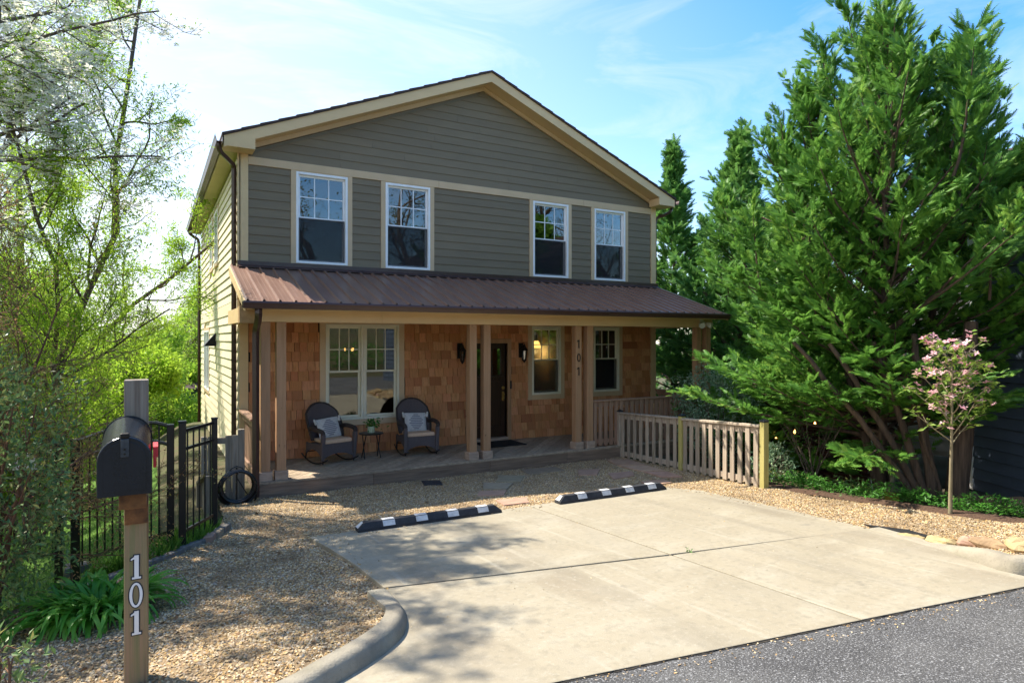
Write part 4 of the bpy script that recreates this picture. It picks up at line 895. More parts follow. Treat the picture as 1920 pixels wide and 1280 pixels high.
# ------------------------------------------------------------------ things on the porch
def rocking_chair(loc, rz, label):
    r = thing('rocking_chair', loc, label, 'rocking chair', 'wicker rocking chairs on the porch')
    # backrest: curved, arched shell of woven wicker
    def shell(off):
        v = []; nu, nv = 15, 9
        for j in range(nv):
            t = j / (nv - 1)
            for i in range(nu):
                s = -1 + 2 * i / (nu - 1); hw = .30 + .025 * math.sin(t * 3.1); top = 1.02 - .17 * (abs(s) ** 2.6); z = .40 + (top - .40) * t
                y = .17 + .20 * t - .14 * (s * s) * (1 - .25 * t) - .03 * math.sin(t * 3.14) + off; v.append((hw * s, y, z))
        return v, nu, nv
    va, nu, nv = shell(0); vb, _, _ = shell(.035); k = len(va); f = []
    for j in range(nv - 1):
        for i in range(nu - 1):
            q = (j * nu + i, j * nu + i + 1, (j + 1) * nu + i + 1, (j + 1) * nu + i); f += [q, tuple(k + x for x in q[::-1])]
    rim = [j * nu for j in range(nv)] + [(nv - 1) * nu + i for i in range(1, nu)] + [j * nu + nu - 1 for j in range(nv - 2, -1, -1)]
    for a, b in zip(rim, rim[1:]): f.append((a, b, k + b, k + a))
    P = lambda mb, n, m, **kw: mb.build(n, m, r, w=loc, **kw)
    P(MB().add(va + vb, f), 'backrest', M['wicker'], smooth=True)
    pts = [Vector(va[i]) + Vector((0, .017, 0)) for i in rim]
    P(MB().tube(pts, .024, n=7), 'back_rim', M['wickerdk'], smooth=True)
    # seat and front apron with an arched lower edge
    P(MB().prism([(-.27, -.30, .33), (.27, -.30, .33), (.27, .20, .33), (-.27, .20, .33)], [(-.27, -.30, .37), (.27, -.30, .37), (.27, .20, .35), (-.27, .20, .35)]), 'seat', M['wicker'], bevel=.012)
    def apron(pa, pb, z1, z0, zm):
        n = 12; v = []
        a, b = Vector(pa), Vector(pb); nn = (b - a).cross(Vector((0, 0, 1))).normalized() * .022
        for i in range(n + 1):
            t = i / n; p = a + (b - a) * t; zb = z0 + (zm - z0) * math.sin(math.pi * t) ** .7
            for o in (0, 1): q = p + nn * o; v += [(q.x, q.y, zb), (q.x, q.y, z1)]
        f = []
        for i in range(n):
            c = 4 * i; f += [(c, c + 1, c + 5, c + 4), (c + 2, c + 6, c + 7, c + 3), (c, c + 4, c + 6, c + 2), (c + 1, c + 3, c + 7, c + 5)]
        f += [(0, 2, 3, 1), (4 * n, 4 * n + 1, 4 * n + 3, 4 * n + 2)]
        return MB().add(v, f)
    P(apron((.31, -.335, 0), (-.31, -.335, 0), .385, .09, .20), 'apron', M['wicker'])
    for s in (-1, 1):
        P(apron((s * .31, .22, 0), (s * .31, -.32, 0), .36, .16, .26), 'side_panel', M['wicker'])
        P(MB().prism([(s * .275, -.36, .085), (s * .335, -.36, .085), (s * .335, -.31, .085), (s * .275, -.31, .085)][::s], [(s * .275, -.40, .55), (s * .345, -.40, .55), (s * .345, -.33, .55), (s * .275, -.33, .55)][::s]), 'arm_post', M['wicker'], bevel=.01)
        P(MB().tube(dens([(s * .29, .13, .60), (s * .335, -.0, .625), (s * .345, -.2, .615), (s * .325, -.345, .595), (s * .31, -.375, .545)], 4), [.040] * 17, n=8), 'armrest', M['wickerdk'], smooth=True)
        P(MB().tube([(s * .30, .24, .36), (s * .30, .30, .05)], .012, n=7), 'leg', M['blackmetal']); P(MB().tube([(s * .30, -.335, .36), (s * .30, -.335, .03)], .012, n=7), 'leg', M['blackmetal'])
        P(MB().tube([(s * .30, .50 * math.sin(a), .985 - .97 * math.cos(a) + .0) if False else (s * .30, -.02 + .47 * a, .013 + .115 * a * a) for a in np.linspace(-1, 1, 13)], .013, n=7), 'rocker', M['blackmetal'], smooth=True)
    P(MB().tube([(-.30, .27, .18), (.30, .27, .18)], .010, n=6), 'stretcher', M['blackmetal'])
    r.rotation_euler = (0, 0, rz); return r
def rot2(x, y, a): return x * math.cos(a) - y * math.sin(a), x * math.sin(a) + y * math.cos(a)
def soft(w, h, t, n=10, pw=.42):                                 # a stuffed cushion lying in the xz plane
    v = []; f = []
    for sg in (1, -1):
        for j in range(n + 1):
            for i in range(n + 1):
                a, b = -1 + 2 * i / n, -1 + 2 * j / n; th = t * ((1 - a * a) * (1 - b * b)) ** pw
                pin = 1 - .06 * (1 - abs(a)) * (abs(b) > .99) ; v.append((a * w / 2 * (1 - .05 * (1 - b * b) * 0), -sg * th / 2, b * h / 2))
    m = (n + 1) ** 2
    for j in range(n):
        for i in range(n):
            q = (j * (n + 1) + i, j * (n + 1) + i + 1, (j + 1) * (n + 1) + i + 1, (j + 1) * (n + 1) + i); f += [q, tuple(m + x for x in q[::-1])]
    return MB().add(v, f)
def chair_set(x, y, rz, side, lean):
    L0 = (x, y, ZD); rocking_chair(L0, rz, f'wicker rocking chair {side}, with an arched back and black metal rockers')
    cx, cy = rot2(0, -.085, rz); w = (x + cx, y + cy, ZD + .372)
    c = MB().prism([(-.265, -.26, 0), (.265, -.26, 0), (.25, .24, 0), (-.25, .24, 0)], [(-.265, -.26, .072), (.265, -.26, .072), (.25, .24, .06), (-.25, .24, .06)]).build('seat_cushion', M['cushion'], None, w, bevel=.022, seg=3)
    c.rotation_euler = (0, 0, rz); tag(c, f'flat tan seat cushion on the wicker rocking chair {side}', 'cushion', 'tan seat cushions on the rocking chairs')
    px_, py_ = rot2(lean[1], .035, rz); w = (x + px_, y + py_, ZD + .60)
    p = soft(.42, .36, .13).build('throw_pillow', M['pillow'], None, w, smooth=True)
    p.rotation_euler = (rad(-19), rad(lean[0]), rz); tag(p, f'cream tasselled grey banded pillow on the rocking chair {side}', 'pillow', 'patterned pillows on the rocking chairs')
    bands = [.10, .17, .23, .29, .24, .29, .23, .17, .10]
    for i, bw in enumerate(bands):
        zz = -.135 + i * .0337; v = []; n = 8
        for hh in (-.010, .010):
            for k in range(n + 1):
                a = (-bw / 2 + bw * k / n) * (1 - (.12 if (hh > 0) == (i >= 4) else 0)); A, B_ = a / .21, (zz + hh) / .18
                th = .13 * ((1 - A * A) * (1 - B_ * B_)) ** .42 / 2 + .0022; v.append((a, -th, zz + hh))
        f = [(k, k + 1, n + 2 + k, n + 1 + k) for k in range(n)]
        MB().add(v, f).build('woven_band', M['pillowgrey'], p, w)
    for s in (-1, 1):
        tq = MB().lathe([(.012, .045), (.02, .03), (.024, 0), (.034, -.05), (.03, -.06)], (0, 0, 0), 8).build('tassel', M['pillow'], p, w, smooth=True)
        tq.location = (s * .235, -.015, .15); tq.rotation_euler = (0, rad(s * 18), 0)
chair_set(1.28, -.62, rad(15), 'left of the little table', (-5, .01))
chair_set(2.93, -.62, rad(-4), 'right of the little table', (2, .0))
tb = thing('side_table', (2.05, -.62, ZD), 'small round black metal folding table between the rocking chairs', 'table')
MB().lathe([(.215, 0), (.225, .006), (.225, .018), (.215, .022)], (2.05, -.62, ZD + .44), 28).build('table_top', M['blackmetal'], tb, smooth=True)
for sx, sy in ((-1, -1), (-1, 1), (1, -1), (1, 1)):
    MB().tube([(2.05 + sx * .15, -.62 + sy * .10, ZD), (2.05 + sx * .13, -.62 - sy * .12, ZD + .44)], .010, n=7).build('leg', M['blackmetal'], tb)
for sx in (-1, 1): MB().tube([(2.05 + sx * .146, -.67, ZD + .12), (2.05 + sx * .146, -.57, ZD + .12)], .006, n=6).build('stretcher', M['blackmetal'], tb)
pt = thing('potted_plant', (2.05, -.62, ZD + .462), 'green leafy plant in a pale glazed pot on the black side table', 'plant')
MB().lathe([(.058, 0), (.066, .01), (.07, .10), (.066, .115), (.058, .115), (.058, .10), (0.001, .10)], (2.05, -.62, ZD + .463), 18).build('pot', M['pot'], pt, smooth=True)
n = 150; P = np.array([2.05, -.62, ZD + .58]) + rng.normal(0, 1, (n, 3)) * [.05, .05, .045] + [.0, 0, .05]; P[:40] += [.10, -.02, -.01]
V_, F_, T_ = scatter(*LEAF, P, frames(rdir(n) + [0, 0, .3], rdir(n) + [0, -.6, .8]), rng.uniform(.045, .08, n)); o = link(bpy.data.objects.new('foliage', fast('foliage', V_, F_, M['potleaf'], T_)), pt); o['kind'] = 'stuff'
dm = MB().box(4.40, 5.30, -.80, -.12, ZD + .004, ZD + .018).build('doormat', M['doormat'], bevel=.004); tag(dm, 'black doormat on the porch floor in front of the door', 'doormat')

# ------------------------------------------------------------------ things in the gravel
def flag(pts, m, label, th=.03, lift=.02):
    b = [(x, y, float(gravel_z(x, y)) - .02) for x, y in pts]; t = [(x, y, float(gravel_z(x, y)) + lift) for x, y in pts]
    a = sum((pts[i][0] * pts[(i + 1) % len(pts)][1] - pts[(i + 1) % len(pts)][0] * pts[i][1]) for i in range(len(pts)))
    if a < 0: b, t = b[::-1], t[::-1]
    o = MB().prism(b, t).build('stepping_stone', m, bevel=.006); tag(o, label, 'stepping stone', 'stepping stones in the gravel'); return o
S, RS = M['slate'], M['redslate']
flag([(3.765, -2.422), (4.119, -2.716), (3.74, -3.223), (3.424, -2.966)], S, 'brown rectangular flagstone nearest the porch in the curved row of steps')
flag([(3.212, -2.922), (3.595, -3.232), (3.262, -3.621), (2.974, -3.391)], S, 'brown flagstone second from the porch in the curved row of steps')
flag([(2.842, -3.509), (3.219, -3.698), (2.984, -4.043), (2.672, -3.798)], RS, 'pinkish flagstone third from the porch in the curved row of steps')
flag([(2.709, -4.313), (3.132, -4.405), (2.991, -4.757), (2.628, -4.695)], RS, 'reddish flagstone touching the concrete between the two parking stops')
flag([(4.451, -1.99), (5.086, -2.179), (4.987, -2.68), (4.251, -2.604)], S, 'wide grey green flagstone lying before the porch step by the door')
flag([(2.496, -2.011), (2.75, -2.219), (2.641, -2.586), (2.376, -2.435)], M['rubber'], 'small black slab in the gravel against the porch front')
flag([(5.191, -2.772), (5.496, -3.031), (5.109, -3.466), (4.865, -3.264)], RS, 'pale red flagstone half sunk in gravel in front of the numbered post')
flag([(5.316, -3.493), (5.81, -3.533), (5.553, -3.906), (5.053, -3.97)], RS, 'wide pinkish flagstone half sunk in gravel beside the picket fence')
flag([(6.40, -2.05), (6.75, -2.30), (6.50, -3.1), (6.10, -2.75)], RS, 'red flagstone at the corner of porch and picket fence', lift=.026)
flag([(6.06, -2.85), (6.46, -3.18), (6.28, -3.85), (5.93, -3.62)], RS, 'red flagstone in the middle of the picket fence foot', lift=.026)
flag([(5.92, -3.72), (6.24, -3.96), (6.10, -4.45), (5.82, -4.26)], RS, 'red flagstone at the end of the row along the picket fence', lift=.026)
flag([(5.253, -4.40), (5.70, -4.432), (5.602, -4.737), (5.132, -4.774)], RS, 'pinkish flagstone just behind the right end of the right parking stop')

def parking_stop(p0, p1, label):
    a = Vector((*p0, float(plane(p0[1])) + .02)); b = Vector((*p1, float(plane(p1[1])) + .02)); Ln = (b - a).length; ux = (b - a).normalized(); uy = Vector((0, 0, 1)).cross(ux).normalized(); uz = ux.cross(uy)
    r = thing('parking_stop', a, label, 'parking stop', 'rubber parking stops on the driveway'); T = lambda x, y, z: tuple(a + ux * x + uy * y + uz * z)
    mb = MB(); e = .085
    mb.prism([T(0, -.075, 0), T(Ln, -.075, 0), T(Ln, .075, 0), T(0, .075, 0)], [T(0, -.075, .035), T(Ln, -.075, .035), T(Ln, .075, .035), T(0, .075, .035)])
    mb.prism([T(0.001, -.074, .0352), T(Ln - .001, -.074, .0352), T(Ln - .001, .074, .0352), T(0.001, .074, .0352)], [T(e, -.038, .105), T(Ln - e, -.038, .105), T(Ln - e, .038, .105), T(e, .038, .105)])
    mb.build('stop_body', M['rubber'], r, bevel=.006)
    def patch(x0, x1):
        fy = lambda z: -.074 + (z - .0352) / (.0698) * .036 - .0025
        q = [T(x0, fy(.043), .043), T(x1, fy(.043), .043), T(x1 - .004, fy(.1), .1), T(x0 - .004, fy(.1), .1)]; q2 = [tuple(Vector(p) + (uy * -.003 + uz * .0015)) for p in q]
        MB().prism(q[::-1], q2[::-1]).build('reflector', M['reflect'], r)
        q = [T(x0 - .004, -.036, .1055), T(x1 - .004, -.036, .1055), T(x1 - .004, .036, .1055), T(x0 - .004, .036, .1055)]; q2 = [tuple(Vector(p) + uz * .003) for p in q]
        MB().prism(q, q2).build('reflector', M['reflect'], r)
    for t in (.20, .42, .64, .86): patch(t * Ln - .072, t * Ln + .072)
    q = [T(.006, -.05, .042), T(.006, .05, .042), T(.072, .03, .098), T(.072, -.03, .098)]; q = [tuple(Vector(p) + (ux * -.006 + uz * .005)) for p in q]; q2 = [tuple(Vector(p) + (ux * -.002 + uz * .002)) for p in q]
    MB().prism(q[::-1], q2[::-1]).build('reflector', M['reflect'], r)
parking_stop((.565, -4.93), (2.40, -4.99), 'black rubber parking stop with white reflectors at the left of the driveway')
parking_stop((3.255, -5.04), (5.085, -5.10), 'black rubber parking stop with white reflectors in front of the picket fence')

# picket fence
A, B_ = Vector((6.95, -1.80, 0)), Vector((6.31, -5.89, 0))
pf = thing('picket_fence', (6.95, -1.8, -.28), 'weathered wooden picket fence between the gravel parking and the trees', 'fence')
def pz(t): return -.285 + .248 * t
dF = (B_ - A).normalized(); nF = Vector((-dF.y, dF.x, 0)) * -1                # towards the driveway
posts_t = (0, .515, 1.0)
for i, t in enumerate(posts_t):
    p = A + (B_ - A) * t; z = pz(t); m = M['picket'] if i == 0 else M['pickpost']
    q = MB().box(-.045, .045, -.045, .045, -.1, .93 + .02 * i).build('fence_post', m, pf, (p.x, p.y, z), bevel=.004); q.rotation_euler = (0, 0, math.atan2(dF.y, dF.x))
    MB().prism([(-.052, -.052, .93 + .02 * i), (.052, -.052, .93 + .02 * i), (.052, .052, .93 + .02 * i), (-.052, .052, .93 + .02 * i)], [(-.05, -.05, .95 + .02 * i), (.05, -.05, .95 + .02 * i), (.05, .05, .95 + .02 * i), (-.05, .05, .95 + .02 * i)]).add([(-.05, -.05, .9505 + .02 * i), (.05, -.05, .9505 + .02 * i), (.05, .05, .9505 + .02 * i), (-.05, .05, .9505 + .02 * i), (0, 0, .978 + .02 * i)], [(0, 1, 4), (1, 2, 4), (2, 3, 4), (3, 0, 4)]).build('post_cap', M['capblack'], q, (p.x, p.y, z))
for t0, t1, nP in ((0, .515, 9), (.515, 1, 11)):
    a, b = A + (B_ - A) * (t0 + .012), A + (B_ - A) * (t1 - .012)
    za, zb = pz(t0), pz(t1)
    MB().bar(a + Vector((0, 0, za + .905)) + nF * .01, b + Vector((0, 0, zb + .905)) + nF * .01, .10, .036).build('top_rail', M['picket'], pf, bevel=.004)
    MB().bar(a + Vector((0, 0, za + .835)), b + Vector((0, 0, zb + .835)), .036, .085).build('rail', M['picket'], pf)
    MB().bar(a + Vector((0, 0, za + .085)), b + Vector((0, 0, zb + .085)), .036, .085).build('rail', M['picket'], pf)
    for i in range(nP):
        t = (i + .5) / nP; p = a + (b - a) * t + nF * .029; z = za + (zb - za) * t
        MB().bar(p + Vector((0, 0, z + .015)), p + Vector((random.uniform(-.004, .004), 0, z + .886)), .088, .019, up=nF).build('picket', M['picket'], pf)

# mailbox
mbx = thing('mailbox', (-1.57, -7.81, .1), 'black steel mailbox with a red flag on a wooden post numbered 101', 'mailbox')
PX, PY = -1.57, -7.80
MB().box(PX - .0625, PX + .0625, PY - .0625, PY + .0625, -.1, 1.255).build('post', M['mpost'], mbx, bevel=.005)
MB().box(PX - .0625, PX + .0625, PY - .0625, PY + .0625, 1.2555, 1.90).build('post_top', M['mposttop'], mbx, bevel=.005)
BX, BY0, BY1, BZ = -1.613, -8.345, -7.875, 1.335; BW = .118; BH = .182; TI = .115
def arch(y, w, zb, h, n=14):
    zb = zb + (y - BY0) * TI
    p = [(BX + w, y, zb), (BX + w, y, zb + h)] + [(BX + w * math.cos(math.pi * k / n), y, zb + h + w * math.sin(math.pi * k / n)) for k in range(1, n)] + [(BX - w, y, zb + h), (BX - w, y, zb)]
    return p
MB().prism(arch(BY0 + .02, BW, BZ, BH), arch(BY1, BW, BZ, BH)).build('box', M['mailbox'], mbx, smooth=True)
MB().prism(arch(BY0, BW + .006, BZ - .008, BH), arch(BY0 + .019, BW + .006, BZ - .008, BH)).build('mailbox_door', M['mailbox'], mbx, bevel=.006)
MB().prism(arch(BY1 + .0005, BW + .007, BZ - .003, BH), arch(BY1 + .012, BW + .007, BZ - .003, BH)).build('back_rim', M['mailbox'], mbx)
MB().prism(arch(BY0 - .004, BW - .022, BZ + .018, BH - .02), arch(BY0 - .0005, BW - .022, BZ + .018, BH - .02)).build('door_panel', M['mailbox'], mbx, bevel=.003)
hd = MB().box(BX - .019, BX + .019, BY0 - .011, BY0 - .0045, BZ + .195, BZ + .290).build('latch', M['latch'], mbx, bevel=.004)
MB().box(BX - .021, BX + .021, BY0 - .014, BY0 + .03, BZ + .292, BZ + .318).build('latch_hook', M['bronze'], hd, bevel=.006)
for z in (.212, .236): MB().tube([(BX, BY0 - .011, BZ + z), (BX, BY0 - .015, BZ + z)], .006, n=8).build('rivet', M['bronze'], hd)
fg = MB().box(BX + BW + .010, BX + BW + .034, BY0 + .10, BY0 + .30, BZ + .165, BZ + .222).box(BX + BW + .010, BX + BW + .026, BY0 + .10, BY0 + .135, BZ + .11, BZ + .1645).build('flag', M['red'], mbx)
MB().box(PX - .075, PX + .055, BY0 + .13, PY - .063, BZ - .11, BZ - .010).build('support_arm', M['armwood'], mbx, bevel=.005)
MB().box(PX - .06, PX + .06, PY - .085, PY - .0635, 1.06, BZ - .115).build('support_block', M['armwood'], mbx, bevel=.004)
def num_one(x, y, z, h):
    for (m, g, dy) in ((M['numo'], .006, 0), (M['numw'], 0, .003)):
        mb = MB(); w = .0115 + g; yy = y - dy
        mb.box(x - w + .003, x + w + .003, yy - .003, yy, z - g, z + h + g)
        mb.box(x - .020 - g, x + .026 + g, yy - .0031, yy - .0001, z - g, z + .011 + g)
        mb.prism([(x - .026 - g, yy, z + h * .80 - g), (x + .003, yy, z + h * .88 - g), (x + .003, yy, z + h + g), (x - .026 - g, yy, z + h * .86 + g)][::-1], [(x - .026 - g, yy - .0029, z + h * .80 - g), (x + .003, yy - .0029, z + h * .88 - g), (x + .003, yy - .0029, z + h + g), (x - .026 - g, yy - .0029, z + h * .86 + g)][::-1])
        mb.build('numeral', m, mbx)
nx, ny = PX - .002, PY - .0628
num_one(nx, ny, .735, .138); num_one(nx, ny, .408, .138)
for (m, g, dy) in ((M['numo'], .006, 0), (M['numw'], 0, .003)):
    mb = MB(); ring(mb, nx, ny - dy, .640, .034 + g, .072 + g, .019 - g * .8, .060 - g, .003); mb.build('numeral', m, mbx)

# black metal gate and fence
bf = thing('metal_fence', (-1.0, -4.1, -.2), 'black metal fence panel with posts between the gravel and the garden steps', 'fence')
def mpost(x, y, z0, z1, parent, name='fence_post', w=.032):
    p = MB().box(x - w, x + w, y - w, y + w, z0, z1).build(name, M['blackmetal'], parent, bevel=.004)
    MB().box(x - w - .006, x + w + .006, y - w - .006, y + w + .006, z1 + .001, z1 + .022).build('post_cap', M['blackmetal'], p, bevel=.006)
P1, P2 = Vector((-.842, -3.853, 0)), Vector((-1.205, -4.46, 0)); GL, GR = Vector((-2.24, -3.55, 0)), Vector((-1.315, -4.36, 0))
mpost(P1.x, P1.y, -.35, 1.19, bf); mpost(P2.x, P2.y, -.35, 1.24, bf, w=.036)
def panel(parent, a, b, za, zb, n, rails, ztop=None):
    for zz in rails:
        MB().bar(a + Vector((0, 0, za + zz)), b + Vector((0, 0, zb + zz)), .026, .032).build('rail', M['blackmetal'], parent)
    for i in range(n):
        t = (i + .5) / n; p = a + (b - a) * t; z = za + (zb - za) * t
        MB().bar(p + Vector((0, 0, z + .02)), p + Vector((0, 0, z + rails[-1])), .017, .017).build('fence_bar', M['blackmetal'], parent)
panel(bf, P2 + (P1 - P2) * .06, P1 - (P1 - P2) * .05, -.10, -.10, 5, (.16, 1.05, 1.25))
gt = thing('garden_gate', (-1.8, -4.0, -.2), 'black metal gate with an arched top behind the mailbox', 'gate')
def gz(t): return .985 + .245 * math.sin(min(t / .86, 1) * math.pi / 2) - .035 * max(0, t - .86) / .14
pts = [GL + (GR - GL) * t + Vector((0, 0, gz(t))) for t in np.linspace(.03, 1, 14)]; MB().tube(pts, .022, n=6).build('arched_rail', M['blackmetal'], gt, smooth=True)
pts = [GL + (GR - GL) * t + Vector((0, 0, gz(t) - .20)) for t in np.linspace(.03, 1, 14)]; MB().tube(pts, .020, n=6).build('arched_rail', M['blackmetal'], gt, smooth=True)
MB().bar(GL + Vector((0, 0, -.36)), GR + Vector((0, 0, .06)), .03, .036).build('rail', M['blackmetal'], gt)
nB = 11
for i in range(nB):
    t = .05 + .89 * (i + .3) / nB; p = GL + (GR - GL) * t; MB().bar(p + Vector((0, 0, -.42 + .42 * t)), p + Vector((0, 0, gz(t) - .01)), .017, .017).build('fence_bar', M['blackmetal'], gt)
p = GR; MB().box(p.x - .036, p.x + .036, p.y - .036, p.y + .036, -.05, 1.22).build('gate_stile', M['blackmetal'], gt, bevel=.004)
mpost(GL.x, GL.y, -.9, 1.0, gt, 'gate_post', .044)
sf = thing('metal_fence', (-3, -3.2, -.6), 'black metal fence running behind the dark shrub at the left edge', 'fence')
SL0, SL1 = Vector((-2.40, -3.46, 0)), Vector((-5.6, -1.9, 0)); mpost(SL0.x, SL0.y, -.9, .98, sf, w=.04)
panel(sf, SL0, SL1, -.32, -.60, 26, (.05, .95, 1.24)); mpost(-4.0, -2.68, -1.1, .86, sf); mpost(SL1.x, SL1.y, -1.3, .72, sf)
sg = MB().prism([(-.13, 0, -.09), (.13, 0, -.09), (.13, .012, -.09), (-.13, .012, -.09)], [(-.10, 0, .10), (.10, 0, .10), (.10, .012, .10), (-.10, .012, .10)]).build('garden_plaque', M['reflect'], None, (-2.72, -3.40, .78), bevel=.01)
sg.rotation_euler = (0, 0, rad(-25)); tag(sg, 'small white plaque on the black fence behind the dark shrub', 'plaque')
# grey weathered fence beside the porch
wf = thing('board_fence', (-.5, -1.75, -.3), 'grey weathered wooden fence joining the porch to the garden steps', 'fence')
MB().box(-.36, -.265, -1.80, -1.71, -.36, .78).build('fence_post', M['greywood'], wf, bevel=.008); MB().box(-.86, -.78, -1.80, -1.72, -.75, .70).build('fence_post', M['greywood'], wf, bevel=.006)
MB().box(-.779, -.361, -1.775, -1.737, .58, .67).build('rail', M['greywood'], wf); MB().box(-.779, -.361, -1.775, -1.737, -.24, -.15).build('rail', M['greywood'], wf)
for x in (-.77, -.535, -.44): MB().box(x, x + .088, -1.798, -1.777, -.30, .70).build('fence_board', M['greywood'], wf)
st = thing('garden_steps', (-1.1, -2.6, -.6), 'weathered wooden steps with a board railing leading down beside the house', 'steps')
for i in range(5):
    y = -3.35 + i * .33; z = -.30 - i * .15
    MB().box(-1.52, -.93, y, y + .30, z - .04, z).build('tread', M['greywood'], st, bevel=.004); MB().box(-1.52, -.93, y + .27, y + .299, z - .19, z - .041).build('riser', mat('reddish_riser', (.20, .11, .07), (.13, .075, .05), (20, 20, 6), rough=.9) if i == 0 else bpy.data.materials['reddish_riser'], st)
a, b = Vector((-.88, -3.45, .47)), Vector((-.88, -1.85, .30 - .25)); MB().bar(a, b, .10, .036).build('handrail', M['greywood'], st)
for i in range(9):
    p = a + (b - a) * ((i + .5) / 9); MB().bar(Vector((p.x + .03, p.y, p.z - .95)), Vector((p.x + .03, p.y, p.z - .02)), .085, .02, up=(1, 0, 0)).build('railing_board', M['greywood'], st)
for p in (a, b): MB().box(p.x - .045, p.x + .045, p.y - .045, p.y + .045, p.z - 1.1, p.z - .02).build('newel_post', M['greywood'], st)
# hose on its stand
hs_ = thing('hose_stand', (-.37, -2.02, -.27), 'black metal hose stand pushed in the gravel by the porch corner', 'hose stand')
MB().tube([(-.40, -2.0, -.35), (-.40, -2.0, .25)], .013, n=7).tube([(-.40, -2.0, .1), (-.20, -1.97, -.26)], .008, n=6).tube([(-.52, -2.0, .17), (-.47, -2.0, .24), (-.40, -2.0, .27), (-.33, -2.0, .24), (-.28, -2.0, .17)], .008, n=6).build('stake', M['blackmetal'], hs_)
MB().tube([(-.40, -2.0, .18), (-.40, -2.10, .17), (-.40, -2.15, .21)], .012, n=6).build('hook', M['blackmetal'], hs_)
mb = MB()
for k in range(9):
    r0 = .235 + random.uniform(-.022, .02); cy = -2.06 - .022 * (k % 4); cz = .0 - r0 + .21 + random.uniform(-.012, .012); cx = -.40 + random.uniform(-.02, .03)
    mb.tube([(cx + r0 * 1.02 * math.sin(a), cy + .012 * math.sin(a * 2 + k), cz + r0 * math.cos(a)) for a in np.linspace(0, 2 * math.pi, 30)[:-1]], .0145, n=6, closed=True)
mb.tube(dens([(-.20, -2.05, .03), (-.13, -2.06, -.1), (-.14, -2.04, -.22), (-.17, -2.0, -.28), (-.3, -2.06, -.26)], 4), .0115, n=6)
hz = mb.build('garden_hose', M['hose'], None, smooth=True); tag(hz, 'coiled black garden hose hanging on its stand by the porch corner', 'hose')

# edging blocks between gravel and bank
for i in range(26):
    t = i / 25; L_ = np.array([(-.72, -3.75), (-.95, -4.25), (-1.5, -4.9), (-2.3, -5.7)]); s_ = t * 3; k = min(int(s_), 2); p = L_[k] + (L_[k + 1] - L_[k]) * (s_ - k); d = L_[k + 1] - L_[k]
    if i < 3: continue
    o = MB().box(-.058, .058, -.04, .04, -.06, .045).build('edging_block', M['edging'], None, (p[0], p[1], float(gravel_z(*p)) + .004), bevel=.012); o.rotation_euler = (0, random.uniform(-.05, .05), math.atan2(d[1], d[0]) + random.uniform(-.06, .06))
    tag(o, 'one of the small grey edging blocks in the row between gravel and planted bank', 'edging block', 'grey edging blocks along the gravel')
for i, (x, y) in enumerate(((-.74, -3.86), (-.83, -4.06), (-.92, -4.24))):
    o = MB().box(-.10, .10, -.05, .05, -.06, .06).build('edging_brick', [M['edging'], M['slate'], M['redslate']][i], None, (x, y, float(gravel_z(x, y)) + .01), bevel=.01); o.rotation_euler = (0, 0, rad(64 + i * 5))
    tag(o, ['grey brick at the foot of the right metal fence post', 'brown brick in the middle of three at the fence post', 'reddish brick at the left end of three by the fence post'][i], 'brick', 'bricks by the fence post')
vb = MB().box(-.16, .16, -.12, .12, -.1, .09).build('garden_box', M['edging'], None, (-2.35, -2.5, -.78), bevel=.02); vb.rotation_euler = (0, 0, .5); tag(vb, 'low grey box on the lawn behind the arched gate', 'box')

# rocks behind the right curb
def rock(x, y, sx, sy, sz, seed, label, m='stone'):
    r = random.Random(seed); v = []; f = []; nu, nv = 9, 6
    for j in range(nv + 1):
        for i in range(nu):
            th, ph = math.pi * j / nv, 2 * math.pi * i / nu; k = 1 + .16 * math.sin(3 * ph + seed) * math.sin(th * 2 + seed * 1.3) + r.uniform(-.12, .12) * math.sin(th)
            c, s_ = math.cos(ph), math.sin(ph); c = math.copysign(abs(c) ** .75, c); s_ = math.copysign(abs(s_) ** .75, s_)
            v.append((sx * k * math.sin(th) * c, sy * k * math.sin(th) * s_, sz * k * math.cos(th)))
    for j in range(nv):
        for i in range(nu): f.append((j * nu + i, (j + 1) * nu + i, (j + 1) * nu + (i + 1) % nu, j * nu + (i + 1) % nu))
    o = MB().add(v, f).build('rock', M[m], None, (x, y, float(gravel_z(x, y)) + sz * .38), bevel=.012); o.rotation_euler = (r.uniform(-.1, .1), r.uniform(-.1, .1), r.uniform(-.3, .3) - 1.1)
    tag(o, label, 'rock', 'rocks behind the right curb')
rock(5.24, -8.55, .14, .07, .03, 1, 'flat pale rock leftmost of the row behind the curb')
rock(5.22, -8.86, .15, .075, .055, 2, 'orange tan rock second from the left behind the curb')
rock(5.26, -9.06, .085, .065, .065, 3, 'small dark brown angular rock in the row behind the curb', 'redslate')
rock(5.23, -9.27, .15, .08, .065, 4, 'long cream rock right of the dark one behind the curb')
rock(5.25, -9.53, .15, .10, .085, 5, 'largest tan rock by the bend of the right curb')
rock(5.50, -9.62, .13, .09, .085, 6, 'golden rock at the right edge behind the curb')
rock(5.48, -9.82, .15, .10, .08, 7, 'buff rock lowest at the right edge behind the curb')
fab = MB().prism([(5.33, -8.0, float(plane(-8.0)) + .012), (5.46, -8.4, float(plane(-8.4)) + .012), (5.36, -8.75, float(plane(-8.75)) + .014), (5.2, -8.5, float(plane(-8.5)) + .016)][::-1], [(5.33, -8.0, float(plane(-8.0)) + .022), (5.46, -8.4, float(plane(-8.4)) + .022), (5.36, -8.75, float(plane(-8.75)) + .022), (5.2, -8.5, float(plane(-8.5)) + .024)][::-1]).build('weed_cloth', M['doormat'])
tag(fab, 'scrap of black weed cloth showing between gravel and driveway edge', 'cloth')

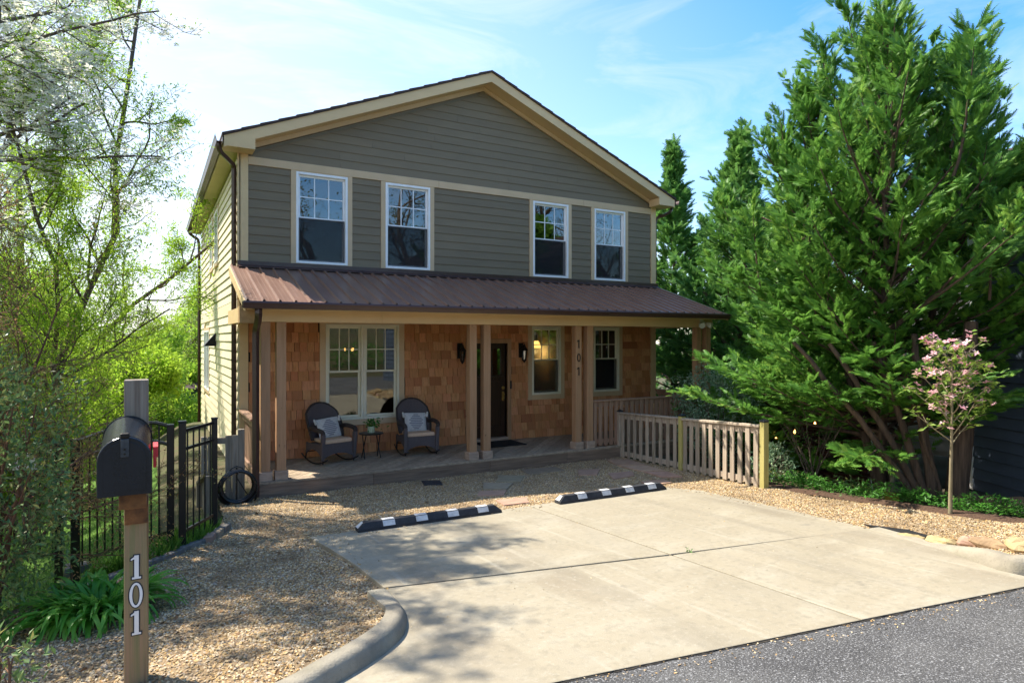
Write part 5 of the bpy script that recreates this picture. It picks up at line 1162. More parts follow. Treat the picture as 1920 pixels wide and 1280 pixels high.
# bird bath, stakes, lights
bb = thing('bird_bath', (7.0, -7.35, -.1), 'mossy stone bird bath with a yellow base among the plants', 'bird bath')
zb = float(ground_h(7.0, -7.35)) - .03
MB().lathe([(.085, 0), (.092, .02), (.09, .12), (.085, .135)], (7.0, -7.35, zb), 18).build('base', M['yellow'], bb, smooth=True)
MB().lathe([(.12, .136), (.115, .15), (.07, .19), (.038, .215), (.03, .25), (.028, .36), (.04, .375), (.07, .39), (.072, .40), (.001, .395)], (7.0, -7.35, zb), 18).build('pedestal', M['mossy'], bb, smooth=True)
bh = thing('blue_house', (10.3, -6.8, -.4), 'dark blue lap sided house with a white corner board at the right edge', 'house')
bx, by = 10.25, -6.75; dx_, dy_ = -math.sin(YAW + rad(-3)), -math.cos(YAW + rad(-3))           # wall runs from the corner towards the street
dW = Vector((dx_, dy_, 0)); nW = Vector((dW.y, -dW.x, 0)); c0 = Vector((bx, by, 0))
Ang = math.atan2(dW.y, dW.x)
w_ = MB().box(0, 7.5, .012, 5, -.12, 4.6).build('wall', M['dark'], bh, (bx, by, 0)); w_.rotation_euler = (0, 0, Ang)
z = -.30; k = 0
while z < 4.5:
    o = MB().add([(.10, -.030, z), (7.5, -.030, z), (7.5, -.004, z + .170), (.10, -.004, z + .170), (.10, .011, z), (7.5, .011, z), (7.5, .011, z + .170), (.10, .011, z + .170)], [(0, 1, 2, 3), (5, 4, 7, 6), (0, 4, 5, 1), (3, 2, 6, 7), (0, 3, 7, 4), (1, 5, 6, 2)]).build('siding_board', M['blue'], bh, (bx, by, 0)); o.rotation_euler = (0, 0, Ang); z += .178
o = MB().box(-.02, .095, -.024, .011, -.31, 4.6).build('corner_board', M['white'], bh, (bx, by, 0), bevel=.003); o.rotation_euler = (0, 0, Ang)
o = MB().prism([(-.4, -.45, 4.62), (7.6, -.45, 4.62), (7.6, 5.3, 4.62), (-.4, 5.3, 4.62)], [(-.4, -.45, 4.72), (7.6, -.45, 4.72), (7.6, 2.5, 6.1), (-.4, 2.5, 6.1)]).build('roof', M['roofshingle'], bh, (bx, by, 0)); o.rotation_euler = (0, 0, Ang)
o = MB().box(.3, 7.4, .3, 4.5, -1.8, -.121).build('foundation', M['dark'], bh, (bx, by, 0)); o.rotation_euler = (0, 0, Ang)
def rstone(x, y, z, s, seed):
    o = MB().lathe([(s * .5, 0), (s, s * .3), (s * .9, s * .8), (s * .4, s * 1.1)], (0, 0, 0), 7).build('wall_stone', M['redslate'] if seed % 2 else M['slate'], None, (x, y, z)); o.rotation_euler = (.2, .1, seed); tag(o, 'rough stone piled under the corner of the blue house', 'stone', 'stones under the blue house')
for i in range(9): q = c0 + dW * (-.5 + i * .32) + nW * .05 * (i % 3); rstone(q.x - .02, q.y, -.62 + .05 * (i % 2) + .05 * i * .6, .15 + .03 * (i % 3), i)
sk = thing('garden_stakes', (8.4, -8.9, 0), 'bundle of weathered stakes leaning by the blue house at the right edge', 'stakes')
for i in range(4):
    q = Vector((7.42 + .03 * i, -8.98 - .035 * i, .10)); MB().bar(q, q + Vector((.05 + .02 * i, -.03, .86 + .05 * (i % 2))), .022, .022).build('stake', M['greywood'], sk)
# brick and grey neighbour house behind the cypress
nh = thing('neighbour_house', (13.5, -3, -.8), 'neighbouring house with a brick foundation and grey siding behind the cypress trunks', 'house')
def nloc(px, d): r = (px - 960) / F * d; return Vector((CAM.x + r * math.cos(YAW) + d * math.sin(YAW), CAM.y - r * math.sin(YAW) + d * math.cos(YAW), 0))
q0, q1 = nloc(1440, 14.6), nloc(1640, 13.2); dN = (q1 - q0).normalized(); angN = math.atan2(dN.y, dN.x); LN = (q1 - q0).length
bw = MB().box(0, LN, .02, .25, -1.2, 1.1).build('brick_wall', M['mortar'], nh, q0); bw.rotation_euler = (0, 0, angN)
bm_ = MB().box(0, .2, -.012, .018, 0, .062).mesh('brick', M['brick']); z = -1.0; k = 0
cnt = 0
while z < .98 and cnt < 300:
    x = -.1 * (k % 2) + .02
    while x < LN - .2 and cnt < 300:
        if x > 0:
            o = inst('brick', bm_, bw, q0); o.location = (x + random.uniform(-.003, .003), random.uniform(-.003, .003), z); cnt += 1
        x += .212
    z += .074; k += 1
gs = MB().box(0, 3.2, .02, 3, -.1, 3.5).build('grey_wall', M['greysiding'], nh, nloc(1652, 12.9)); gs.rotation_euler = (0, 0, angN)
z = .0
while z < 3.2:
    o = MB().add([(.13, -.014, z), (3.2, -.014, z), (3.2, 0, z + .2), (.13, 0, z + .2), (.13, .018, z), (3.2, .018, z), (3.2, .018, z + .2), (.13, .018, z + .2)], [(0, 1, 2, 3), (5, 4, 7, 6), (0, 4, 5, 1), (3, 2, 6, 7), (0, 3, 7, 4), (1, 5, 6, 2)]).build('siding_board', M['greysiding'], gs, WL[gs.name]); o.location = (0, 0, 0); z += .2
o = MB().box(0, .13, -.03, .019, -1.2, 3.4).build('corner_board', M['white'], gs); o.location = (0, 0, 0)
o = MB().box(-.05, .10, -.10, -.031, -1.3, 2.6).build('porch_column', M['white'], nh, nloc(1640, 12.7)); o.rotation_euler = (0, 0, angN)
sl = thing('string_lights', (9, -5, 1), 'string of small warm light bulbs hanging in front of the brick wall', 'string lights')
bp_ = [(1446, 832), (1455, 824), (1490, 815), (1528, 800), (1564, 780), (1600, 752)]; pts = []
for i, (px_, py_) in enumerate(bp_):
    d = 12.6 - .1 * i; p = nloc(px_, d); pts.append(Vector((p.x, p.y, CAM.z - (py_ - YH) / F * d + .05)))
MB().tube(dens(pts, 3), .006, n=5).build('wire', M['capblack'], sl)
for p in pts[1:5]: MB().lathe([(.008, .05), (.012, .035), (.021, .01), (.018, -.012), (.004, -.024)], p, 8).build('bulb', M['bulb'], sl, smooth=True)
# blue building beyond the garden
bs = thing('blue_shed', (0, 19, -2.4), 'small blue building with a dark roof beyond the garden trees', 'shed')
c_ = nloc(352, 27)
o = MB().box(-2.4, 1.6, 0, 4, -3.2, .02).build('wall', M['bluesh'], bs, c_); o.rotation_euler = (0, 0, -YAW * .6)
for i in range(12):
    o = MB().add([(-2.4, -.02, -2.3 + i * .19), (1.6, -.02, -2.3 + i * .19), (1.6, -.006, -2.12 + i * .19), (-2.4, -.006, -2.12 + i * .19)], [(0, 1, 2, 3)]).build('siding_board', M['bluesh'], bs, c_); o.rotation_euler = (0, 0, -YAW * .6)
o = MB().prism([(-2.8, -.5, .02), (2, -.5, .02), (2, 4.5, .02), (-2.8, 4.5, .02)], [(-2.8, -.5, .10), (2, -.5, .10), (2, 2, .75), (-2.8, 2, .75)]).build('roof', M['roofshingle'], bs, c_); o.rotation_euler = (0, 0, -YAW * .6)
o = MB().box(-1.5, -.4, -.06, -.021, -1.6, -.25).build('window', M['dark'], bs, c_); o.rotation_euler = (0, 0, -YAW * .6)

# ------------------------------------------------------------------ trees and plants
def part_mesh(name, me, parent, stuff=False):
    o = link(bpy.data.objects.new(name, me), parent)
    if stuff: o['kind'] = 'stuff'
    return o
def wood(name, br, m, parent, n=5, minr=0):
    V, Fc = tubes(br, n, minr); return part_mesh(name, fast(name, V, Fc, m, smooth=True), parent)
def leaves(name, P, D, m, parent, tmpl=LEAF, size=(.05, .09), spread=.9, up=.35, tint=None):
    n = len(P); d = D * .6 + rdir(n) * spread + [0, 0, up * .3]; Rm = frames(d, rdir(n) + [0, 0, 1.0]); V, Fc, T = scatter(*tmpl, P, Rm, rng.uniform(*size, n), tint)
    return part_mesh(name, fast(name, V, Fc, m, T), parent, True)

def cypress(base, H, Rm, label, group, narms, m, stems=1, fs=(.14, .24), bot=.10, prof=None, per=9, lean=0, trunk=True, seed=1, tipup=.75, dense=.44, spires=0, hi=False):
    global rng
    rng = np.random.default_rng(seed); b = np.array(base, float)
    t = thing('cypress_tree', base, label, 'tree', group); br = []; FP = []; FD = []
    tops = []
    for s in range(stems):
        a = 6.28 * s / max(stems, 1) + .6; off = np.array([math.cos(a), math.sin(a), 0]) * (Rm * .34 if stems > 1 else 0)
        hh = H * (1 if s == 0 else rng.uniform(.80, .97)); tops.append((off, hh))
        pts = np.array([b + off * min(1, u * 1.6) + np.array([0, 0, hh * u]) + rng.normal(0, .02, 3) for u in np.linspace(0, 1, 10)]); br.append((3, pts, np.linspace(.05 + .006 * H, .012, 10) * (1.15 if s == 0 else .8)))
    def arm(st, d, rr, u, up_, nb_mul=1.0):
        n = 7; pts = [st]; dd = np.array(d, float)
        for i in range(n): dd = dd + np.array([0, 0, up_ / n * (.2 + u)]) + rng.normal(0, .06, 3); dd /= np.linalg.norm(dd); pts.append(pts[-1] + dd * rr / n)
        pts = np.array(pts); br.append((1, pts, np.linspace(.010 + .008 * rr, .004, n + 1)))
        nb = int(per * (rr / Rm * .7 + .55) * nb_mul)
        for j in range(nb):
            v = .22 + .78 * (j + rng.random()) / nb; x = v * n; i = int(min(x, n - 1)); q = pts[i] + (pts[i + 1] - pts[i]) * (x - i); ax = pts[i + 1] - pts[i]; ax /= np.linalg.norm(ax)
            side = np.cross(ax, rng.normal(0, 1, 3) if u > .97 else [0, 0, 1.]); side /= np.linalg.norm(side) + 1e-9; sg = 1 if j % 2 else -1
            bd = ax * .75 + side * sg * rng.uniform(.3, .95) + np.array([0, 0, rng.normal(.10, .13)]); bd /= np.linalg.norm(bd); bl = (.18 + .30 * rr * (1 - v * .75)) * rng.uniform(.7, 1.2)
            nf = max(5, int((10 + bl * 23) * dense)); w = rng.random(nf) ** .8
            FP.append(q + bd * bl * w[:, None] + rng.normal(0, .022, (nf, 3))); FD.append(np.tile(bd, (nf, 1)) * .95 + rng.normal(0, .30, (nf, 3)) * [1, 1, .7] + [0, 0, .10])
        FP.append(pts[-1][None] - dd * .06); FD.append(dd[None])
        FP.append(pts[-1][None] - dd * .16 + rng.normal(0, .02, (3, 3))); FD.append(np.tile(dd, (3, 1)) + rng.normal(0, .3, (3, 3)))
    for k in range(narms):
        off, hh = tops[k % stems]; u = bot + (.99 - bot) * min(1, (k // stems + rng.random()) / (narms / stems)) ** 1.22
        rr = (prof(u) if prof else (1 - u) ** .75) * Rm * rng.uniform(.66, 1.22); rr = max(rr, .16); az = rng.random() * 6.283
        el = rad(8 + 58 * u ** 1.3 + rng.normal(0, 7)); st = b + off * min(1, u * 1.6) + [0, 0, hh * u * .97]
        arm(st, [math.cos(az) * math.cos(el), math.sin(az) * math.cos(el), math.sin(el)], rr, u, tipup)
    for k in range(spires):                            # leaders that stick out of the crown
        off, hh = tops[k % stems]; u = rng.uniform(.42, .86); az = k * 2.4 + rng.normal(0, .3); el = rad(rng.uniform(48, 76)); R_ = (prof(u) if prof else (1 - u)) * Rm * .55
        arm(b + off * min(1, u * 1.6) + [R_ * math.cos(az), R_ * math.sin(az), hh * u], [math.cos(az) * math.cos(el), math.sin(az) * math.cos(el), math.sin(el)], rng.uniform(.9, 1.6) * H / 7, .98, .3, 2.2)
    for off, hh in tops:
        top = b + off + [0, 0, hh]; n = 46; w = rng.random(n); FP.append(top - np.array([0, 0, 1.]) * (w * 1.0)[:, None] + rng.normal(0, .02, (n, 3))); a = rng.random(n) * 6.28
        FD.append(np.stack([np.cos(a), np.sin(a), np.full(n, 1.1)], 1) * np.stack([.9 - .3 * w * 0, .9 + 0 * w, 1 + 0 * w], 1))
    FP = np.concatenate(FP); FD = np.concatenate(FD); n = len(FP); s = rng.uniform(*fs, n) * (1.0 if hi else 1.12)
    cl = .5 + .5 * np.sin(FP[:, 0] * 2.3 + FP[:, 2] * 1.9 + 1) * np.sin(FP[:, 1] * 2.1 - FP[:, 2] * 1.3); tint = np.clip(.25 + .5 * cl + rng.normal(0, .16, n), 0, .99)
    ow = FP - b; ow[:, 2] = 0; ow /= np.linalg.norm(ow, axis=1, keepdims=True) + 1e-6; V, Fc, T = scatter(*(FROND if hi else FRONDLO), FP, frames(FD, rng.normal(0, .36, (n, 3)) + ow * .55 + [0, 0, .95]), s, tint, jit=.3)
    wood('trunk', br, M['cybark'], t, 6); part_mesh('crown', fast('crown', V, Fc, m, T), t, True); return t
def hz(x, y): return float(ground_h(x, y))
G_CY = 'cypresses along the right boundary'
big = cypress((8.12, -6.55, hz(8.12, -6.55)), 7.35, 2.75, 'tall bushy green cypress with several tops and bare brown trunks behind the pink sapling', G_CY, 290, M['cyleaf'], stems=4, spires=16, hi=True, dense=.78, fs=(.11, .19), bot=.155, prof=lambda u: (min(1, .78 + (u - .2) * 1.3)) * (1 - u) ** .55 if u > .2 else .8, per=11, seed=11)
cypress((10.6, -3.2, hz(10.6, -3.2) - .2), 6.3, 2.3, 'bushy green cypress behind the right end of the picket fence', G_CY, 170, M['cyleaf'], stems=2, bot=.10, prof=lambda u: (1 - u) ** .6, per=9, seed=12, fs=(.15, .25))
cypress((12.25, -.3, -1.1), 8.9, 3.3, 'green cypress with a thin pointed tip between the house and the tallest cypress', G_CY, 190, M['cyleafdk'], bot=.06, prof=lambda u: (1 - u) ** .95, per=9, seed=13, fs=(.17, .30), tipup=.4)
cypress((13.6, 3.6, -1.3), 10.0, 3.2, 'green cypress with a bare pointed tip just behind the gable end', G_CY, 170, M['cyleafdk'], bot=.05, prof=lambda u: (1 - u) ** 1.0, per=9, seed=14, fs=(.19, .33), tipup=.35)
cypress((11.6, -9.0, -.3), 7.0, 2.6, 'dark green cypress above the blue house at the right edge', G_CY, 180, M['cyleaf'], bot=.30, prof=lambda u: (1 - u) ** .6, per=9, seed=15, fs=(.24, .42))
cypress((15.2, 1.2, -1.3), 7.2, 2.6, 'dense low cypress filling the gap behind the porch end', G_CY, 130, M['cyleafdk'], bot=.03, prof=lambda u: (1 - u) ** .55, per=8, seed=16, fs=(.3, .5))
cypress((17.5, -3.5, -1.2), 8.4, 3.0, 'far cypress seen through gaps behind the tallest cypress', G_CY, 130, M['cyleafdk'], bot=.03, prof=lambda u: (1 - u) ** .6, per=8, seed=17, fs=(.34, .56))
rng = np.random.default_rng(21)
# bare leaning trunks of the big cypress
mb = []
tb_ = np.array([7.75, -7.35, hz(7.75, -7.35) - .05])
for k, (dx, dy, L_, r) in enumerate(((-1.35, .95, 2.3, .05), (-.95, .75, 2.3, .055), (-.45, .5, 2.3, .06), (-.25, .1, 2.4, .075), (.12, -.12, 2.6, .15), (-.75, .15, 2.1, .035))):
    st_ = tb_ + np.array([.05 * k - .1 + (.28 if k == 4 else 0), -.03 * k - (.12 if k == 4 else 0), 0]); pts = [st_ + np.array([dx * u ** 1.1, dy * u, L_ * u ** .9]) + rng.normal(0, .018, 3) for u in np.linspace(0, 1, 9)]
    mb.append((3, np.array(pts), np.linspace(r, r * .55, 9)))
for b_ in mb: V, Fc = tubes([b_], 10); part_mesh('bare_trunk', fast('bare_trunk', V, Fc, M['cybark'], smooth=True), big)

def deciduous(name, base, H, label, group, leafm, wm, n_leaf=24, size=(.05, .09), nb=(7, 6, 5), spread=.75, d=(0, 0, 1), r=None, tmpl=LEAF, lvl=3, jit=.10, seed=3, segs=6, minr=0, **kw):
    global rng
    rng = np.random.default_rng(seed); t = thing(name, base, label, 'tree' if 'shrub' not in name else 'shrub', group)
    br = grow(base, d, H * .62, r or H * .018, lvl, [], segs, nb=nb, spread=spread, **kw)
    wood('trunk', br, wm, t, 5, minr)
    P, D = along(br, (0,), n_leaf, jit); leaves('crown', P, D, leafm, t, tmpl, size); return t, br
# curly willow by the house
WLF = (np.array([(0, 0, 0), (.4, .13, .03), (1, 0, -.1), (.4, -.13, .03)]), LEAF[1])
def willow(base, stems, label, seed, per, size, n1=22):
    global rng
    rng = np.random.default_rng(seed); t = thing('willow_tree', base, label, 'tree'); br = []
    for (dx, dy, L_, r_) in stems: grow(base, (dx, dy, 1), L_, r_, 3, br, 9, nb=(n1, 8, 6), wig=.13, up=.045, spread=.80, ratio=(0, .50, .52, .185), start=.12, cork=.24, droop=.30)
    wood('trunk', br, M['bark'], t, 5, .0035); P, D = along(br, (0,), per, .07, .0); P2, D2 = along(br, (1,), per * 2, .06, .1); leaves('crown', np.concatenate([P, P2]), np.concatenate([D, D2]), M['willowleaf'], t, WLF, size); return t
willow((-3.1, -.2, -1.0), [(-.02, .0, 8.2, .075), (.10, -.07, 9.0, .065), (-.16, -.05, 7.8, .06), (.04, -.1, 6.6, .05)], 'tall curly willow with fresh light green leaves left of the house', 33, 13, (.05, .09))
willow((-4.2, 5.4, -1.3), [(.05, .05, 10.5, .10), (-.2, .1, 9.5, .08), (.14, -.05, 9.0, .07)], 'second curly willow with light green leaves behind the white dogwood', 32, 15, (.07, .12), 16)
# white dogwood reaching in from the left
rng = np.random.default_rng(35); t = thing('dogwood_tree', (-4.75, -1.6, -.8), 'white flowering dogwood reaching in at the upper left corner', 'tree')
br = grow((-4.75, -1.6, -.8), (.08, -.19, 1), 8.4, .10, 3, [], 7, wig=.11, up=.02, nb=(22, 10, 8), spread=1.15, ratio=(0, .45, .48, .26), start=.50, flat=.45)
wood('trunk', br, M['bark'], t, 5); P, D = along(br, (0, 1), 5, .06, .3); n = len(P)
Rm = frames(np.stack([np.cos(a_ := rng.random(n) * 6.28), np.sin(a_), 0 * a_], 1), rng.normal(0, .33, (n, 3)) + [0, 0, 1]); V, Fc, T = scatter(*FLOWER, P + [0, 0, .03], Rm, rng.uniform(.036, .056, n))
part_mesh('blossom', fast('blossom', V, Fc, M['petal'], T), t, True)
P, D = along(br, (0,), 4, .05, .3); leaves('crown', P, D, M['springleaf'], t, LEAF, (.03, .06))
# brown twiggy shrub with reddish limbs
deciduous('budding_shrub', (-2.85, -5.15, -.55), 4.9, 'twiggy shrub with red brown limbs and brown spring buds at the left', None, M['brownbud'], M['redbark'], 42, (.018, .042), (13, 9, 8), .70, d=(.10, .02, 1), r=.05, jit=.035, seed=41, start=.10, wig=.15, up=.02, tmpl=LEAF)
deciduous('budding_shrub', (-3.2, -4.4, -.55), 4.0, 'slender brown budded shrub behind the dark shrub near the arched gate', None, M['brownbud'], M['redbark'], 40, (.018, .04), (8, 7, 7), .60, d=(.16, .05, 1), r=.045, jit=.05, seed=42, start=.12, wig=.17, up=.02)
# dark glossy shrub, near left
def bush(name, c, radii, n, label, leafm, wm, size, seed, group=None, shell=.55, stems=9, tmpl=LEAF, lean=(0, 0), cat='shrub', base_z=None, noise=.35):
    global rng
    rng = np.random.default_rng(seed); c = np.array(c, float); z0 = hz(c[0], c[1]) if base_z is None else base_z; t = thing(name, (c[0], c[1], z0), label, cat, group); br = []
    for k in range(stems):
        d_ = rdir(1)[0]; d_[2] = abs(d_[2]) + .2; e = c + d_ / np.linalg.norm(d_) * radii * rng.uniform(.6, .95); s = np.array([c[0], c[1], z0 - .02]) + np.append(rng.normal(0, .06, 2), 0); mid = (s + e) / 2 + rng.normal(0, .08, 3)
        u = np.linspace(0, 1, 7)[:, None]; pts = (1 - u) ** 2 * s + 2 * u * (1 - u) * mid + u ** 2 * e; br.append((1, pts, np.linspace(.02, .005, 7)))
        for q in range(6):
            i = rng.integers(2, 6); p = pts[i]; dd = rdir(1)[0] * .35 * radii; br.append((0, np.array([p, p + dd * .5 + [0, 0, .03], p + dd]), np.array([.006, .004, .003])))
    wood('stems', br, wm, t, 4); d_ = rdir(n); rr = shell + (1 - shell) * rng.random(n) ** .5; lob = 1 + noise * np.sin(d_[:, 0] * 5 + seed) * np.sin(d_[:, 1] * 4 + 1) * np.sin(d_[:, 2] * 5 + 2)
    P = c + d_ * radii * (rr * lob)[:, None]; P = P[P[:, 2] > z0]; D = (P - c) / np.linalg.norm(P - c, axis=1, keepdims=True); leaves('foliage', P, D, leafm, t, tmpl, size, .8); return t
bush('dark_shrub', (-2.62, -6.10, .98), np.array([.62, .62, 1.08]), 7500, 'large dark glossy leaved shrub at the left edge beside the daylilies', M['holly'], M['redbark'], (.035, .07), 51, shell=.45, stems=14, base_z=-.05)
bush('dark_shrub', (-3.45, -5.3, .7), np.array([.8, .7, 1.0]), 7000, 'dark leafy shrub filling the left edge behind the near glossy shrub', M['holly'], M['redbark'], (.035, .065), 52, shell=.4, stems=12, base_z=-.5)
bush('dark_shrub', (-2.20, -8.10, .46), np.array([.24, .24, .22]), 260, 'low dark sprig of leaves in the lower left corner', M['holly'], M['redbark'], (.035, .07), 53, shell=.2, stems=3, base_z=.12, noise=.5)
bush('pale_shrub', (8.75, -2.75, .62), np.array([.95, .95, 1.05]), 9000, 'pale green leafy shrub behind the picket fence', M['viburnum'], M['bark'], (.035, .07), 54, shell=.35, stems=12, base_z=-.6)
bush('pale_shrub', (7.35, -5.25, .05), np.array([.35, .35, .42]), 900, 'small blue green shrub behind the last picket fence post', M['viburnum'], M['bark'], (.05, .09), 55, shell=.3, stems=6, base_z=-.4)
# bare multi-stemmed shrub
rng = np.random.default_rng(57); t = thing('bare_shrub', (7.45, -5.9, hz(7.45, -5.9)), 'bare many stemmed shrub in front of the brick wall', 'shrub')
br = []
for k in range(11):
    a = rng.uniform(0, 6.28); e = np.array([.55 * math.cos(a), .55 * math.sin(a), rng.uniform(.9, 1.35)]); s = np.array([7.45, -5.9, hz(7.45, -5.9) - .03]) + np.append(rng.normal(0, .06, 2), 0)
    pts = np.array([s + e * [u ** 1.3, u ** 1.3, u] + rng.normal(0, .012, 3) for u in np.linspace(0, 1, 7)]); br.append((1, pts, np.linspace(.013, .004, 7)))
    for q in range(4): i = rng.integers(3, 6); br.append((0, np.array([pts[i], pts[i] + rdir(1)[0] * .14 + [0, 0, .1], pts[i] + rdir(1)[0] * .2 + [0, 0, .3]]), np.array([.005, .004, .002])))
wood('stems', br, M['bark'], t, 5); P, D = along(br, (0, 1), 7, .03, .4); leaves('foliage', P, D, M['cover'], t, LEAF, (.025, .05))

# pink dogwood sapling
rng = np.random.default_rng(61); B0 = np.array([6.58, -8.27, .09]); t = thing('dogwood_sapling', tuple(B0), 'young pink flowering dogwood with a thin pale trunk in the gravel bed', 'tree'); br = []
pts = np.array([B0 + [.012 * math.sin(u * 7), .015 * math.sin(u * 5 + 1), 1.86 * u] for u in np.linspace(0, 1, 12)]); br.append((3, pts, np.linspace(.024, .006, 12))); FPs = []; LPs = []
for k in range(21):
    u = .44 + .54 * k / 20; p = B0 + [0, 0, 1.86 * u]; az = k * 2.4 + rng.normal(0, .25); el = rad(rng.uniform(32, 58)); ln = (.53 * (1.10 - abs(u - .56) * 1.25)) * rng.uniform(.75, 1.25)
    d = np.array([math.cos(az) * math.cos(el), math.sin(az) * math.cos(el), math.sin(el)]); q = [p]
    for i in range(5): d = d + [0, 0, .03] + rng.normal(0, .07, 3); d /= np.linalg.norm(d); q.append(q[-1] + d * ln / 5)
    q = np.array(q); br.append((1, q, np.linspace(.008, .003, 6))); tips = [q[-1], q[-1]]
    for j in range(5):
        i = rng.integers(2, 5); e = q[i] + (rdir(1)[0] * [1, 1, .4] + [0, 0, .5]) * .15; br.append((0, np.array([q[i], (q[i] + e) / 2 + [0, 0, .01], e]), np.array([.004, .003, .002]))); tips.append(e)
    for e in tips:
        LPs += [e + rng.normal(0, .022, 3) for _ in range(5 if u < .66 else 4)]
        if u > .45 and rng.random() < .66: FPs += [e + rng.normal(0, .028, 3) + [0, 0, .015] for _ in range(rng.integers(1, 4))]
wood('trunk', br, M['palebark'], t, 7); LPs = np.array(LPs); leaves('foliage', LPs, rdir(len(LPs)) * [1, 1, .3], M['sapleaf'], t, LEAF, (.055, .095), .3, -.2)
fmesh = [fast('flower', FLOWER[0] * s, FLOWER[1], M['pink']) for s in (.040, .047, .053)]
for k, p in enumerate(FPs[:260]): inst('flower', fmesh[k % 3], t, p, (rng.normal(-.25, .45), rng.normal(-.15, .4), rng.random() * 6.28))

# daylily clump, one object per leaf
rng = np.random.default_rng(71); LC = np.array([-1.86, -6.26, 0]); LZ = hz(-1.93, -6.22); LZ = float(plane(-6.22)) - .03; t = thing('daylily_clump', (LC[0], LC[1], LZ), 'clump of bright green arching daylily leaves beside the mailbox post', 'plant')
blades = []
for s in range(8):
    ln = .36 + .045 * s; w = .017 + .0015 * (s % 3); n = 9; v = []; f = []; a = rad(74 - 4 * s); x = z = 0; dr = .10 + .028 * s
    for i in range(n + 1):
        u = i / n; ww = w * (1 - .95 * u ** 2.2) * (.65 + .7 * min(u * 3, 1)) * .72; v += [(x, -ww, z + ww * .35), (x, 0, z), (x, ww, z + ww * .35)]; x += math.cos(a) * ln / n; z += math.sin(a) * ln / n; a -= dr * (.55 + 1.5 * u)
    for i in range(n): k = 3 * i; f += [(k, k + 3, k + 4, k + 1), (k + 1, k + 4, k + 5, k + 2)]
    me = MB().add(v, f).mesh('leaf', M['lilyleaf'], True); blades.append(me)
for k in range(300):
    az = rng.random() * 6.283; r = .28 * math.sqrt(rng.random()); a2 = rng.random() * 6.283
    px_, py_ = LC[0] + r * math.cos(a2) * 1.0, LC[1] + r * math.sin(a2) * .8; az = a2 + rng.normal(0, .9)
    k_ = rng.uniform(.80, 1.02); inst('leaf', blades[rng.integers(0, 8)], t, (px_, py_, LZ), (rng.normal(0, .15), rng.normal(-.05, .14), az), (k_, k_ * 1.55, k_))
# ground cover strip, grass tufts, lawn grass
def cover(name, line, wd, n, size, h, m, kind='stuff', seed=81, tall=None):
    global rng
    rng = np.random.default_rng(seed); Ln = np.array(dens(line, 8)); i = rng.integers(0, len(Ln) - 1, n); f = rng.random(n)[:, None]; c = Ln[i] * (1 - f) + Ln[i + 1] * f; c = c + rng.normal(0, wd, (n, 2))
    z = ground_h(c[:, 0], c[:, 1]); cl = np.clip(np.sin(c[:, 0] * 9 + c[:, 1] * 7) * np.sin(c[:, 1] * 11 - 2) + .55, 0.05, 1.25); kk = rng.random(n) < cl + .12; c, z, cl = c[kk], z[kk], cl[kk]; n = len(c); P = np.stack([c[:, 0], c[:, 1], z + h * cl * rng.random(n) ** .7], 1)
    V, Fc, T = scatter(*LEAF, P, frames(rdir(n) * [1, 1, .4] + [0, 0, .35], rdir(n) * .5 + [0, 0, 1]), rng.uniform(*size, n)); o = link(bpy.data.objects.new(name, fast(name, V, Fc, m, T))); o['kind'] = kind; return o
cover('ground_cover', [(6.75, -5.7), (6.75, -6.4), (6.85, -7.1), (7.0, -7.7), (7.1, -8.4), (7.3, -9.2), (7.8, -9.9)], .13, 6500, (.035, .07), .17, M['cover'])
cover('ground_cover', [(7.3, -4.8), (7.5, -6.4), (7.6, -7.3), (8.0, -8.2), (8.3, -9.0)], .3, 5000, (.04, .08), .16, M['holly'], seed=82)
def grass(name, xy, n, ln, m, seed, hf):
    global rng
    rng = np.random.default_rng(seed); x = rng.uniform(xy[0], xy[1], n); y = rng.uniform(xy[2], xy[3], n); k = hf(x, y); x, y = x[k], y[k]; n = len(x); P = np.stack([x, y, ground_h(x, y)], 1)
    tv = np.array([(0, -.05, 0), (0, .05, 0), (.55, .035, .06), (.55, -.035, .06), (1, 0, -.05)]); tf = np.array([(0, 1, 2), (0, 2, 3), (3, 2, 4)])
    V, Fc, T = scatter(tv, tf, P, frames(rdir(n) * [.6, .6, .1] + [0, 0, 1], rdir(n)), rng.uniform(*ln, n)); o = link(bpy.data.objects.new(name, fast(name, V, Fc, m, T))); o['kind'] = 'stuff'; return o
grass('bank_grass', (-2.0, -.8, -4.9, -3.6), 6000, (.07, .22), M['grassb'], 91, lambda x, y: (x < edge_x(y) - .02) & (x > edge_x(y) - .6))
grass('lawn_grass', (-7, -1.4, -3.6, 6), 30000, (.05, .10), M['grassb'], 92, lambda x, y: x < edge_x(np.minimum(y, -1.9)) - .9)
wd_ = thing('weed', (3.02, -7.69, .1), 'tiny green weed growing from the driveway joint', 'weed')
P = np.array([3.02, JY(3.02), float(plane(-7.7)) + .03]) + rng.normal(0, .015, (14, 3)); leaves('foliage', P, rdir(14), M['cover'], wd_, LEAF, (.03, .05))

